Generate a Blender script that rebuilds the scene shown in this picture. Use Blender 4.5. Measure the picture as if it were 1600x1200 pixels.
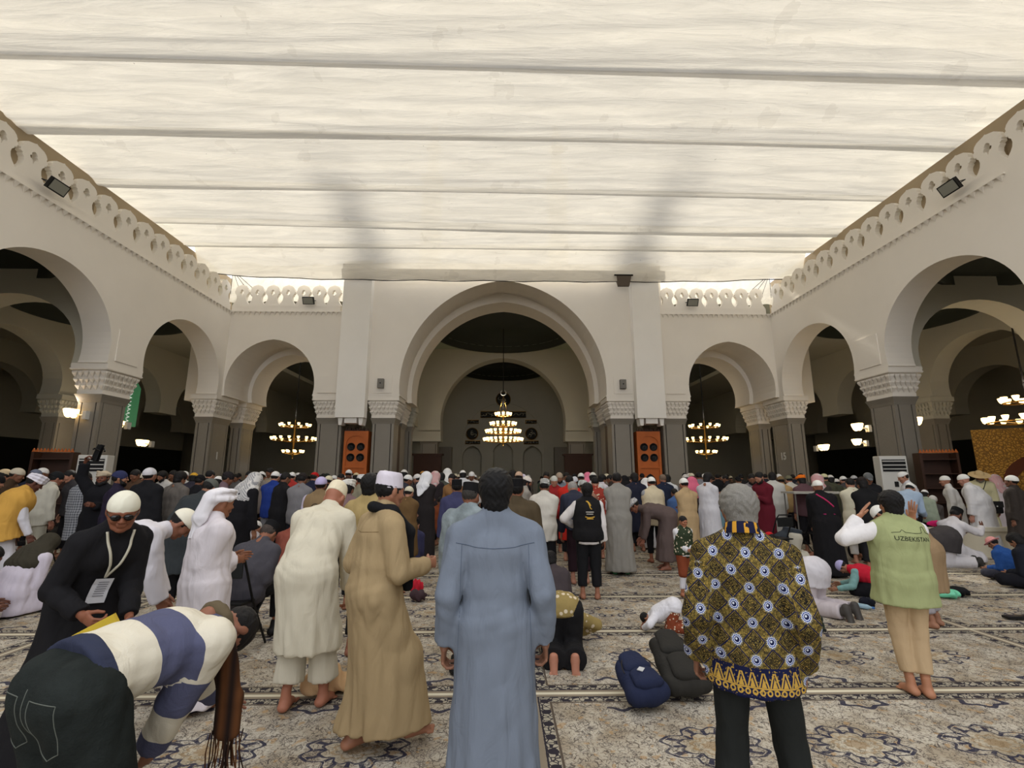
import bpy, bmesh, math, random
import numpy as np
from mathutils import Vector, Matrix
from mathutils.bvhtree import BVHTree
PI = math.pi
for o in list(bpy.data.objects): bpy.data.objects.remove(o)
SC = bpy.context.scene
COL = SC.collection

# ------------------------------------------------------------ camera, sky, sun, exposure
cam = bpy.data.objects.new('camera', bpy.data.cameras.new('camera')); COL.objects.link(cam)
cam.data.sensor_width = 36.0; cam.data.lens = 745.0 / 1600 * 36.0
cam.data.clip_start = 0.05; cam.data.clip_end = 400
cam.location = (0, 0, 1.65)
cam.rotation_euler = (math.radians(90 + 10.94), 0, -math.radians(1.057))
SC.camera = cam
world = bpy.data.worlds.new('world'); SC.world = world; world.use_nodes = True
wn = world.node_tree; wn.nodes.clear()
wo = wn.nodes.new('ShaderNodeOutputWorld'); wb = wn.nodes.new('ShaderNodeBackground')
wb.inputs['Color'].default_value = (0.93, 0.95, 1.0, 1); wb.inputs['Strength'].default_value = 1.55   # bright hazy sky
wn.links.new(wb.outputs[0], wo.inputs['Surface'])
sun = bpy.data.objects.new('sun', bpy.data.lights.new('sun', 'SUN')); COL.objects.link(sun)
sun.data.energy = 8.5; sun.data.angle = math.radians(3.0); sun.data.color = (1.0, 0.95, 0.86)
sun.rotation_euler = Vector((-0.03, 0.74, 0.64)).to_track_quat('Z', 'Y').to_euler()
vs = SC.view_settings
SC.display_settings.display_device = 'sRGB'
vs.view_transform = 'Standard'; vs.look = 'None'; vs.exposure = 0.24; vs.gamma = 1.0; vs.use_curve_mapping = False

# ------------------------------------------------------------ helpers: objects
def lin(c):
    return tuple(((v/255)/12.92 if v/255 <= .04045 else ((v/255+.055)/1.055)**2.4) for v in c)
def tag(o, label=None, cat=None, group=None, kind=None):
    if label: o['label'] = label
    if cat: o['category'] = cat
    if group: o['group'] = group
    if kind: o['kind'] = kind
    return o
def empty(name, loc=(0,0,0), rz=0, parent=None, scale=1):
    o = bpy.data.objects.new(name, None); COL.objects.link(o)
    o.empty_display_size = .1
    o.location = loc; o.rotation_euler = (0,0,rz); o.scale = (scale,)*3
    if parent: o.parent = parent
    return o
def link(name, me, mat=None, parent=None, loc=None, rot=None, scl=None):
    o = bpy.data.objects.new(name, me); COL.objects.link(o)
    if mat is not None:
        if len(me.materials) == 0: me.materials.append(mat)
        if me.materials[0] != mat:
            o.material_slots[0].link = 'OBJECT'; o.material_slots[0].material = mat
    if parent: o.parent = parent
    if loc is not None: o.location = loc
    if rot is not None: o.rotation_euler = rot
    if scl is not None: o.scale = scl
    return o
def mesh_np(name, V, F, smooth=True, mat=None):
    me = bpy.data.meshes.new(name)
    me.from_pydata([tuple(v) for v in V] if not isinstance(V, np.ndarray) else V.tolist(), [], F if not isinstance(F, np.ndarray) else F.tolist())
    if smooth: me.polygons.foreach_set('use_smooth', [True]*len(me.polygons))
    if mat: me.materials.append(mat)
    me.update()
    return me
class MB:
    """collects solid pieces into one mesh"""
    def __init__(s): s.V = []; s.F = []
    def add(s, V, F):
        n = len(s.V); s.V += [tuple(v) for v in V]; s.F += [tuple(i+n for i in f) for f in F]; return s
    def box(s, a, b):
        x0,y0,z0 = a; x1,y1,z1 = b
        return s.add([(x0,y0,z0),(x1,y0,z0),(x1,y1,z0),(x0,y1,z0),(x0,y0,z1),(x1,y0,z1),(x1,y1,z1),(x0,y1,z1)],
                     [(0,3,2,1),(4,5,6,7),(0,1,5,4),(1,2,6,5),(2,3,7,6),(3,0,4,7)])
    def frustum(s, a, b, ia, ib=None):
        """box footprint a=(x0,y0,z0) b=(x1,y1,z1), inset ia at the bottom, ib at top"""
        x0,y0,z0 = a; x1,y1,z1 = b; ib = ib or 0
        return s.add([(x0+ia,y0+ia,z0),(x1-ia,y0+ia,z0),(x1-ia,y1-ia,z0),(x0+ia,y1-ia,z0),(x0+ib,y0+ib,z1),(x1-ib,y0+ib,z1),(x1-ib,y1-ib,z1),(x0+ib,y1-ib,z1)],
                     [(0,3,2,1),(4,5,6,7),(0,1,5,4),(1,2,6,5),(2,3,7,6),(3,0,4,7)])
    def tube(s, pts, r, n=8, cap=True):
        pts = [Vector(p) for p in pts]; rs = r if isinstance(r, (list,tuple)) else [r]*len(pts)
        rings = []; up = None
        for i,p in enumerate(pts):
            d = (pts[min(i+1,len(pts)-1)] - pts[max(i-1,0)]).normalized()
            if up is None:
                up = Vector((0,0,1)) if abs(d.z) < .9 else Vector((0,1,0))
            u = d.cross(up)
            if u.length < 1e-4: u = d.cross(Vector((1,0,0)))
            u.normalize(); v = u.cross(d); up = v
            rings.append([p + (u*math.cos(2*PI*k/n) + v*math.sin(2*PI*k/n))*rs[i] for k in range(n)])
        V = [q for r_ in rings for q in r_]; F = []
        for i in range(len(pts)-1):
            for k in range(n):
                a = i*n+k; b = i*n+(k+1)%n; F.append((a,b,b+n,a+n))
        if cap: F.append(tuple(range(n-1,-1,-1))); F.append(tuple((len(pts)-1)*n+k for k in range(n)))
        return s.add(V, F)
    def lathe(s, prof, n=16, c=(0,0,0)):
        V = [(c[0]+r*math.cos(2*PI*k/n), c[1]+r*math.sin(2*PI*k/n), c[2]+z) for r,z in prof for k in range(n)]; F = []
        for i in range(len(prof)-1):
            for k in range(n):
                a = i*n+k; b = i*n+(k+1)%n; F.append((a,b,b+n,a+n))
        if prof[0][0] > 1e-4: F.append(tuple(range(n-1,-1,-1)))
        if prof[-1][0] > 1e-4: F.append(tuple((len(prof)-1)*n+k for k in range(n)))
        return s.add(V, F)
    def prism(s, poly, axis, d0, d1, holes=()):
        """extrude polygon (list of (a,b)) along axis 'x' or 'y' or 'z' """
        bm = bmesh.new(); ax = {'x':lambda a,b,d:(d,a,b),'y':lambda a,b,d:(a,d,b),'z':lambda a,b,d:(a,b,d)}[axis]
        es = []
        for loop in [poly]+list(holes):
            vs_ = [bm.verts.new(ax(a,b,d0)) for a,b in loop]
            for i in range(len(vs_)): es.append(bm.edges.new((vs_[i], vs_[(i+1)%len(vs_)])))
        bmesh.ops.triangle_fill(bm, edges=es, use_beauty=True, use_dissolve=False)
        r = bmesh.ops.extrude_face_region(bm, geom=list(bm.faces))
        dv = Vector(ax(0,0,d1)) - Vector(ax(0,0,d0))
        for e in r['geom']:
            if isinstance(e, bmesh.types.BMVert): e.co += dv
        bmesh.ops.recalc_face_normals(bm, faces=bm.faces)
        bm.verts.index_update()
        s.add([v.co.copy() for v in bm.verts], [[v.index for v in f.verts] for f in bm.faces]); bm.free()
        return s
    def mesh(s, name, mat=None, smooth=False):
        me = bpy.data.meshes.new(name); me.from_pydata(s.V, [], s.F)
        bm = bmesh.new(); bm.from_mesh(me); bmesh.ops.recalc_face_normals(bm, faces=bm.faces); bm.to_mesh(me); bm.free()
        if smooth: me.polygons.foreach_set('use_smooth', [True]*len(me.polygons))
        if mat: me.materials.append(mat)
        me.update(); return me
    def obj(s, name, mat, parent=None, smooth=False, loc=None, rot=None, bevel=0):
        o = link(name, s.mesh(name, mat, smooth), mat, parent, loc, rot)
        if bevel:
            m = o.modifiers.new('bevel','BEVEL'); m.width = bevel; m.segments = 2; m.limit_method = 'ANGLE'
        return o

# ------------------------------------------------------------ helpers: node expressions
class S:
    """socket wrapper with arithmetic"""
    def __init__(s, nt, k): s.nt = nt; s.k = k
    def _m(s, op, b=None, c=None, clamp=False):
        n = s.nt.nodes.new('ShaderNodeMath'); n.operation = op; n.use_clamp = clamp
        for i,v in enumerate((s,b,c)):
            if v is None: continue
            if isinstance(v, S): s.nt.links.new(v.k, n.inputs[i])
            else: n.inputs[i].default_value = v
        return S(s.nt, n.outputs[0])
    def __add__(s,b): return s._m('ADD',b)
    def __radd__(s,b): return s._m('ADD',b)
    def __sub__(s,b): return s._m('SUBTRACT',b)
    def __rsub__(s,b): return (s*-1)+b
    def __mul__(s,b): return s._m('MULTIPLY',b)
    def __rmul__(s,b): return s._m('MULTIPLY',b)
    def __truediv__(s,b): return s._m('DIVIDE',b)
    def gt(s,b): return s._m('GREATER_THAN',b)
    def lt(s,b): return s._m('LESS_THAN',b)
    def abs(s): return s._m('ABSOLUTE')
    def min(s,b): return s._m('MINIMUM',b)
    def max(s,b): return s._m('MAXIMUM',b)
    def pw(s,b): return s._m('POWER',b)
    def fr(s): return s._m('FRACT')
    def fl(s): return s._m('FLOOR')
    def cos(s): return s._m('COSINE')
    def sin(s): return s._m('SINE')
    def atan2(s,b): return s._m('ARCTAN2',b)
    def sqrt(s): return s._m('SQRT')
    def cl(s): return s._m('ADD',0.0,clamp=True)
class NT:
    def __init__(s, name, rough=.9, spec=.25):
        s.mat = bpy.data.materials.new(name); s.mat.use_nodes = True; s.nt = s.mat.node_tree
        s.b = s.nt.nodes['Principled BSDF']; s.out = s.nt.nodes['Material Output']
        s.b.inputs['Roughness'].default_value = rough; s.b.inputs['Specular IOR Level'].default_value = spec
    def coord(s, kind='Object'):
        n = s.nt.nodes.new('ShaderNodeTexCoord'); return n.outputs[kind]
    def xyz(s, v):
        n = s.nt.nodes.new('ShaderNodeSeparateXYZ'); s.nt.links.new(v, n.inputs[0]); return [S(s.nt,n.outputs[i]) for i in range(3)]
    def vec(s, x, y, z=0.0):
        n = s.nt.nodes.new('ShaderNodeCombineXYZ')
        for i,v in enumerate((x,y,z)):
            if isinstance(v,S): s.nt.links.new(v.k, n.inputs[i])
            else: n.inputs[i].default_value = v
        return n.outputs[0]
    def mapping(s, v, scale):
        n = s.nt.nodes.new('ShaderNodeMapping'); s.nt.links.new(v, n.inputs[0]); n.inputs['Scale'].default_value = scale; return n.outputs[0]
    def noise(s, v, scale, detail=3, rough=.5, dist=0.0):
        n = s.nt.nodes.new('ShaderNodeTexNoise'); s.nt.links.new(v, n.inputs['Vector'])
        n.inputs['Scale'].default_value = scale; n.inputs['Detail'].default_value = detail
        n.inputs['Roughness'].default_value = rough; n.inputs['Distortion'].default_value = dist
        return S(s.nt, n.outputs[0])
    def vor(s, v, scale, feat='DISTANCE_TO_EDGE', rnd=1.0):
        n = s.nt.nodes.new('ShaderNodeTexVoronoi'); n.feature = feat; s.nt.links.new(v, n.inputs['Vector'])
        n.inputs['Scale'].default_value = scale; n.inputs['Randomness'].default_value = rnd
        return S(s.nt, n.outputs['Distance'])
    def mix(s, f, a, b):
        n = s.nt.nodes.new('ShaderNodeMix'); n.data_type = 'RGBA'
        if isinstance(f,S): s.nt.links.new(f.k, n.inputs[0])
        else: n.inputs[0].default_value = f
        for i,v in ((6,a),(7,b)):
            if isinstance(v, tuple): n.inputs[i].default_value = (*v[:3],1)
            else: s.nt.links.new(v, n.inputs[i])
        return n.outputs[2]
    def color(s, v):
        if isinstance(v, tuple): s.b.inputs['Base Color'].default_value = (*v[:3],1)
        else: s.nt.links.new(v, s.b.inputs['Base Color'])
    def bump(s, h, strength=.3, dist=.01):
        n = s.nt.nodes.new('ShaderNodeBump'); s.nt.links.new(h.k, n.inputs['Height'])
        n.inputs['Strength'].default_value = strength; n.inputs['Distance'].default_value = dist
        s.nt.links.new(n.outputs[0], s.b.inputs['Normal'])
_mc = {}
def plain(name, rgb, rough=.6, metal=0, emit=None, es=0, spec=.3, bump=0, bscale=30, var=.0, vscale=4):
    key = (name, rgb, rough)
    if key in _mc: return _mc[key]
    t = NT(name, rough, spec); c = lin(rgb); t.b.inputs['Metallic'].default_value = metal
    co = t.coord('Object')
    if var:
        n = t.noise(co, vscale, 4)
        t.color(t.mix(n, tuple(v*(1-var) for v in c), tuple(min(1,v*(1+var)) for v in c)))
    else: t.color(c)
    if bump: t.bump(t.noise(co, bscale, 4), bump, .01)
    if emit: t.b.inputs['Emission Color'].default_value = (*lin(emit),1); t.b.inputs['Emission Strength'].default_value = es
    _mc[key] = t.mat; return t.mat
def cloth(rgb, rough=.92, kind='plain'):
    key = ('cloth', rgb, kind)
    if key in _mc: return _mc[key]
    t = NT('cloth_%d_%d_%d' % rgb, rough, .12); c = tuple(min(.82,v*1.0+.003) for v in lin(rgb))
    co = t.coord('Object')
    w = t.mapping(co, (1,1,.35))
    n1 = t.noise(w, 9, 3, .5, 1.2); n2 = t.noise(co, 220, 2)
    col = t.mix(t.noise(co, 5, 3), tuple(v*.9 for v in c), tuple(min(1,v*1.1) for v in c))
    x,y,z = t.xyz(co)
    if kind == 'stripes':
        f = ((x*26).sin()*.5+.5).gt(.6); col = t.mix(f, col, tuple(v*.45 for v in c))
    if kind == 'plaid':
        f = (((x*160).sin().gt(.45)) + ((z*140).sin().gt(.45)))*.5; col = t.mix(f, col, (.03,.035,.05))
    if kind == 'check':
        f = ((x*230).sin() * (z*230).sin()).gt(.0); f2 = t.noise(co, 14, 2).gt(.42); col = t.mix(f*f2, (.62,.6,.57), c)
    if kind == 'flowers':
        v_ = t.vor(co, 16, 'F1'); col = t.mix(v_.lt(.3), col, (.65,.55,.4)); 
    t.color(col); t.bump(n1*1.0 + n2*.03, .45, .03)
    _mc[key] = t.mat; return t.mat
def skin(rgb=(150,105,80)):
    key = ('skin', rgb)
    if key in _mc: return _mc[key]
    t = NT('skin', .55, .35); c = lin(rgb); co = t.coord('Object')
    t.color(t.mix(t.noise(co, 14, 3), tuple(v*.85 for v in c), tuple(v*1.12 for v in c)))
    t.bump(t.noise(co, 120, 3), .15, .004)
    t.b.inputs['Subsurface Weight'].default_value = .0
    _mc[key] = t.mat; return t.mat
def hairmat(rgb=(16,14,13)):
    key = ('hair', rgb)
    if key in _mc: return _mc[key]
    t = NT('hair', .6, .3); c = lin(rgb); co = t.coord('Object')
    w = t.mapping(co, (1,1,.35)); n = t.noise(w, 210, 4, .65, .6)
    t.color(t.mix(n, tuple(v*.5 for v in c), tuple(min(1,v*1.5) for v in c))); t.bump(n, .9, .006)
    _mc[key] = t.mat; return t.mat

# ------------------------------------------------------------ organic surfaces: distance fields meshed by surface nets
def nets(F, xs, ys, zs):
    s = F < 0
    nx,ny,nz = F.shape
    cnt = np.zeros((nx-1,ny-1,nz-1), np.int8)
    for a in (0,1):
        for b in (0,1):
            for c in (0,1): cnt += s[a:nx-1+a, b:ny-1+b, c:nz-1+c]
    act = (cnt > 0) & (cnt < 8)
    I,J,K = np.nonzero(act)
    idx = -np.ones(act.shape, np.int64); idx[I,J,K] = np.arange(len(I))
    P = np.zeros((len(I),3)); W = np.zeros(len(I))
    cs = [(a,b,c) for a in (0,1) for b in (0,1) for c in (0,1)]
    for a in cs:
        for ax in range(3):
            if a[ax]: continue
            b = list(a); b[ax] = 1
            fa = F[I+a[0],J+a[1],K+a[2]]; fb = F[I+b[0],J+b[1],K+b[2]]
            m = (fa < 0) != (fb < 0)
            t = np.where(m, fa/(fa-fb+1e-12), 0)
            pa = np.stack([xs[I+a[0]],ys[J+a[1]],zs[K+a[2]]],1); pb = np.stack([xs[I+b[0]],ys[J+b[1]],zs[K+b[2]]],1)
            P += np.where(m[:,None], pa+(pb-pa)*t[:,None], 0); W += m
    P /= W[:,None]
    Q = []
    for ax in range(3):
        sl0 = [slice(1,-1)]*3; sl1 = [slice(1,-1)]*3
        sl0[ax] = slice(0,-1); sl1[ax] = slice(1,None)
        A = s[tuple(sl0)]; B = s[tuple(sl1)]
        e = np.nonzero(A != B); o = [1,1,1]; o[ax] = 0
        i,j,k = e[0]+o[0], e[1]+o[1], e[2]+o[2]
        u,v = [(1,2),(2,0),(0,1)][ax]
        def at(du,dv):
            d = [i.copy(),j.copy(),k.copy()]; d[u] = d[u]-du; d[v] = d[v]-dv
            return idx[d[0],d[1],d[2]]
        q = np.stack([at(1,1),at(0,1),at(0,0),at(1,0)],1)
        flip = ~A[e]
        q[flip] = q[flip][:,::-1]
        Q.append(q)
    Q = np.concatenate(Q); Q = Q[(Q>=0).all(1)]
    return P, Q
def vnormals(V, Q):
    n = np.cross(V[Q[:,2]]-V[Q[:,0]], V[Q[:,3]]-V[Q[:,1]])
    N = np.zeros_like(V)
    for c in range(4): np.add.at(N, Q[:,c], n)
    return N/(np.linalg.norm(N,axis=1,keepdims=True)+1e-12)
def v3(*a): return np.array(a, float)
def unit(v): return v/(np.linalg.norm(v)+1e-12)
def smin(a, b, k):
    if k <= 0: return np.minimum(a,b)
    h = np.maximum(k-np.abs(a-b),0)/k
    return np.minimum(a,b)-h*h*k*.25
class SDF:
    """list of primitives: cones (a,b,ra,rb,ratio,side) and ellipsoids, joined smoothly; cuts subtract"""
    def __init__(s, k=.03): s.p = []; s.k = k; s.cuts = []
    def cone(s, a, b, ra, rb, ratio=1, side=(1,0,0), k=None, cut=False):
        s.p.append(('c',np.array(a,float),np.array(b,float),ra,rb,ratio,unit(np.array(side,float)),s.k if k is None else k,cut)); return s
    def ell(s, c, r, M=None, k=None):
        s.p.append(('e',np.array(c,float),np.array(r,float),M,s.k if k is None else k)); return s
    def plane(s, pt, n): s.cuts.append(('p',np.array(pt,float),unit(np.array(n,float)))); return s   # removes the side n points to
    def sub(s, c, r, k=.01): s.cuts.append(('e',np.array(c,float),np.array(r,float),k)); return s
    def bounds(s):
        lo = []; hi = []
        for q in s.p:
            if q[0] == 'c':
                w = max(q[3],q[4])*max(1,q[5]); 
                for e in (q[1],q[2]): lo.append(e-w); hi.append(e+w)
            else: w = q[2] if q[3] is None else np.full(3,q[2].max()); lo.append(q[1]-w); hi.append(q[1]+w)
        return np.min(lo,0), np.max(hi,0)
    def mesh(s, step):
        lo,hi = s.bounds(); lo = lo-step*2.5; hi = hi+step*2.5
        ax = [np.arange(lo[i],hi[i]+step,step) for i in range(3)]
        sh = tuple(len(a) for a in ax)
        D = np.full(sh, 1.0, np.float32)
        for q in s.p:
            # only evaluate inside this primitive's neighbourhood
            if q[0] == 'c':
                w = max(q[3],q[4])*max(1,q[5])+.1; l = np.minimum(q[1],q[2])-w; h = np.maximum(q[1],q[2])+w
            else:
                w = (q[2] if q[3] is None else np.full(3,q[2].max()))+.1; l = q[1]-w; h = q[1]+w
            sl = tuple(slice(max(0,int((l[i]-lo[i])/step)), min(sh[i],int((h[i]-lo[i])/step)+2)) for i in range(3))
            X = ax[0][sl[0]][:,None,None]; Y = ax[1][sl[1]][None,:,None]; Z = ax[2][sl[2]][None,None,:]
            if q[0] == 'c':
                _,a,b,ra,rb,ratio,side,k,cut = q
                ab = b-a; L2 = ab@ab+1e-12
                px,py,pz = X-a[0],Y-a[1],Z-a[2]
                tr = (px*ab[0]+py*ab[1]+pz*ab[2])/L2; t = np.clip(tr,0,1)
                qx,qy,qz = px-t*ab[0],py-t*ab[1],pz-t*ab[2]
                d2 = qx*qx+qy*qy+qz*qz
                if ratio != 1:
                    qs = qx*side[0]+qy*side[1]+qz*side[2]; d2 = d2-qs*qs*(1-1/ratio**2)
                d = np.sqrt(np.maximum(d2,0))-(ra+(rb-ra)*t)
                if cut: d = np.maximum(d, (tr-1)*math.sqrt(L2))
            else:
                _,c,r,M,k = q
                px,py,pz = X-c[0],Y-c[1],Z-c[2]
                if M is not None:
                    px,py,pz = [M[0][i]*px+M[1][i]*py+M[2][i]*pz for i in range(3)]
                d = (np.sqrt((px/r[0])**2+(py/r[1])**2+(pz/r[2])**2)-1)*r.min()
            D[sl] = smin(D[sl], d, k)
        X = ax[0][:,None,None]; Y = ax[1][None,:,None]; Z = ax[2][None,None,:]
        for q in s.cuts:
            if q[0] == 'p': D = np.maximum(D, (X-q[1][0])*q[2][0]+(Y-q[1][1])*q[2][1]+(Z-q[1][2])*q[2][2])
            else:
                c,r,k = q[1:]
                d = (np.sqrt(((X-c[0])/r[0])**2+((Y-c[1])/r[1])**2+((Z-c[2])/r[2])**2)-1)*r.min()
                D = -smin(-D, d, k)
        D[0]=D[-1]=1; D[:,0]=D[:,-1]=1; D[:,:,0]=D[:,:,-1]=1
        return nets(D, *ax)
def rot(ax, a):
    c,s = math.cos(a), math.sin(a)
    return np.array({'x':[[1,0,0],[0,c,-s],[0,s,c]],'y':[[c,0,s],[0,1,0],[-s,0,c]],'z':[[c,-s,0],[s,c,0],[0,0,1]]}[ax])
def join(parts):
    Vs=[];Qs=[];n=0
    for V,Q in parts:
        if len(V)==0: continue
        Vs.append(V);Qs.append(Q+n);n+=len(V)
    return np.concatenate(Vs), np.concatenate(Qs)

# ---- head, hair, hats: all in head space (face towards +Y, centre between the ears)
_tc = {}
def cached(f):
    def g(*a):
        k = (f.__name__,)+a
        if k not in _tc: _tc[k] = f(*a)
        return _tc[k]
    g.__name__ = f.__name__; return g
@cached
def head_mesh(step):
    s = SDF(.02)
    s.ell((0,-.012,.022),(.076,.096,.090),k=.02)
    s.cone((0,.028,-.01),(0,.048,-.085),.060,.034,1.05,k=.03)
    s.ell((0,.070,-.098),(.024,.018,.016),k=.02)
    s.cone((0,-.015,-.05),(0,-.028,-.155),.050,.050,1.05,k=.03)
    for m in (-1,1):
        s.ell((m*.040,.055,-.030),(.026,.030,.026),k=.02)
        s.cone((m*.060,-.01,-.04),(m*.038,.045,-.088),.018,.016,k=.02)
        s.ell((m*.079,-.010,-.006),(.010,.019,.031),k=.004)
        s.cone((m*.014,.088,.022),(m*.044,.072,.020),.010,.007,k=.012)
        s.sub((m*.031,.098,.000),(.017,.013,.011),.012)
        s.ell((m*.015,.100,-.030),(.009,.010,.007),k=.008)
    s.cone((0,.086,.012),(0,.108,-.026),.008,.011,k=.012)
    s.cone((-.019,.088,-.055),(.019,.088,-.055),.008,.008,k=.008)
    s.cone((-.015,.086,-.066),(.015,.086,-.066),.009,.009,k=.008)
    return s.mesh(step)
@cached
def eyes_mesh(step):
    s = SDF(.001)
    for m in (-1,1): s.ell((m*.031,.080,0),(.0135,.0125,.010))
    return s.mesh(.004)
@cached
def hat_mesh(kind, step):
    s = SDF(.01)
    under = kind.endswith('_under'); kind = kind.replace('_under','')
    if under: s.plane((0,0,.030),(0,.05,1))
    if kind in ('hair','hair_long','bald'):
        s.ell((0,-.014,.026),(.083,.103,.096) if kind!='bald' else (.079,.099,.088),k=0)
        s.sub((0,.105,-.035),(.075,.075,.092),.012); s.sub((0,.13,.0),(.09,.07,.055),.01)
        s.plane((0,0,-.065 if kind!='hair_long' else -.11),(0,.0,-1)); 
        s.plane((0,.02,-.03),(0,.75,-.66))
    elif kind == 'mop':
        s.ell((0,-.012,.030),(.094,.112,.100),k=0); s.cone((0,-.035,.0),(0,-.038,-.055),.080,.066,1.08)
        s.sub((0,.115,-.045),(.072,.075,.092),.012); s.plane((0,.03,-.03),(0,.8,-.6))
    elif kind == 'kufi':
        s.ell((0,-.014,.030),(.087,.107,.098),k=0); s.plane((0,0,.014),(0,.10,-1))
    elif kind == 'tallkufi':
        s.cone((0,-.012,.03),(0,-.016,.108),.083,.076,1,k=0); s.p[-1] = ('c',v3(0,-.012,.02),v3(0,-.018,.085),.083,.078,1.22,v3(0,1,0),0,False)
        s.plane((0,0,.018),(0,.08,-1)); s.plane((0,0,.128),(0,0,1))
    elif kind == 'peci':
        s.p.append(('c',v3(0,-.012,.02),v3(0,-.018,.12),.083,.080,1.22,v3(0,1,0),0,False))
        s.plane((0,0,.018),(0,.08,-1)); s.plane((0,0,.125),(0,-.05,1))
    elif kind == 'beanie':
        s.ell((0,-.014,.030),(.089,.110,.105),k=0); s.plane((0,0,.0),(0,-.35,-1))
    elif kind in ('cap','capback'):
        m = 1 if kind=='cap' else -1
        s.ell((0,-.012,.034),(.087,.107,.094),k=0); s.plane((0,0,.030),(0,-.1,-1))
        s.p.append(('e',v3(0,m*.115,.036),v3(.062,.065,.009),None,.006))
    elif kind in ('straw','bucket'):
        r = .20 if kind=='straw' else .15
        s.ell((0,-.012,.045),(.086,.106,.095),k=0); s.p.append(('e',v3(0,-.01,.036),v3(r,r*1.05,.016),None,.012)); s.plane((0,0,.022),(0,0,-1))
    elif kind == 'turban':
        s.ell((0,-.012,.06),(.085,.10,.07),k=.02)
        for i in range(3):
            for a in range(10):
                t=2*PI*a/10; t2=2*PI*(a+1)/10; z=.035+i*.026; tl=.02*(i-1)
                s.cone((.084*math.cos(t),-.012+.104*math.sin(t),z+tl*math.cos(t)+.012*math.sin(t)),(.084*math.cos(t2),-.012+.104*math.sin(t2),z+tl*math.cos(t2)+.012*math.sin(t2)),.019,.019,k=.008)
        s.plane((0,0,.008),(0,-.1,-1))
    elif kind == 'wrap':     # headcloth wound round the head with a tail down the back
        s.ell((0,-.012,.05),(.090,.108,.085),k=.02)
        for i,(zz,sl) in enumerate(((.03,.10),(.05,-.15),(.075,.2),(.095,0))):
            rr = (.092,.095,.085,.06)[i]
            for a in range(12):
                t=2*PI*a/12; t2=2*PI*(a+1)/12
                f = lambda t: (rr*math.cos(t),-.012+rr*1.18*math.sin(t),zz+sl*.14*math.cos(t)+.25*.09*math.sin(t))
                s.cone(f(t),f(t2),.017,.017,k=.008)
        s.cone((0,-.10,.04),(-.02,-.13,-.14),.055,.060,1.3,k=.04)
        s.p.append(('c',v3(-.02,-.13,-.14),v3(-.05,-.16,-.46),.030,.008,2.6,v3(1,0,0),.03,False))
        s.plane((0,.05,-.0),(0,.9,-.6))
    elif kind in ('ghutra','hijab'):
        s.ell((0,-.012,.028),(.092,.112,.098),k=.03)
        if kind == 'ghutra':
            s.cone((0,-.02,.0),(0,-.09,-.20),.095,.08,1.4,k=.05)
            s.p.append(('c',v3(0,-.09,-.20),v3(-.02,-.14,-.42),.055,.015,2.8,v3(1,0,0),.04,False))
            for m in (-1,1): s.cone((m*.07,0,.02),(m*.12,-.02,-.24),.035,.02,1,k=.04)
        else:
            s.cone((0,-.01,.0),(0,-.02,-.20),.10,.14,1.25,k=.05); s.cone((0,-.02,-.2),(0,-.03,-.34),.13,.13,1.7,k=.06)
        s.sub((0,.12,-.012),(.058,.075,.080),.015)
    elif kind == 'beard':
        s.cone((-.045,.045,-.075),(.045,.045,-.075),.03,.03,k=.02); s.ell((0,.062,-.10),(.04,.032,.04),k=.02)
        for m in (-1,1): s.cone((m*.066,.01,-.02),(m*.05,.04,-.08),.016,.026,k=.02)
        s.sub((0,.10,-.058),(.022,.03,.010),.006)
    elif kind == 'agal':
        for i in range(16):
            t=2*PI*i/16; t2=2*PI*(i+1)/16
            s.cone((.09*math.cos(t),-.014+.11*math.sin(t),.055),(.09*math.cos(t2),-.014+.11*math.sin(t2),.055),.010,.010,k=0)
    V,Q = s.mesh(step)
    if kind in ('ghutra','hijab','wrap','turban') and len(V):
        N = vnormals(V,Q)
        f = np.abs(np.sin(V[:,0]*55+V[:,2]*12+3*np.sin(V[:,1]*22)))
        V = V-N*(.006*f*np.clip(.4-V[:,2]*4,0.3,1.3))[:,None]
    if kind in ('hair','mop','hair_long') and len(V):
        N = vnormals(V,Q); V = V+N*(.0014*np.sin(V[:,0]*190+3*np.sin(V[:,2]*70+V[:,1]*50))+.0012*np.sin(V[:,2]*150+4*np.sin(V[:,0]*60)))[:,None]
    return V,Q
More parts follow.
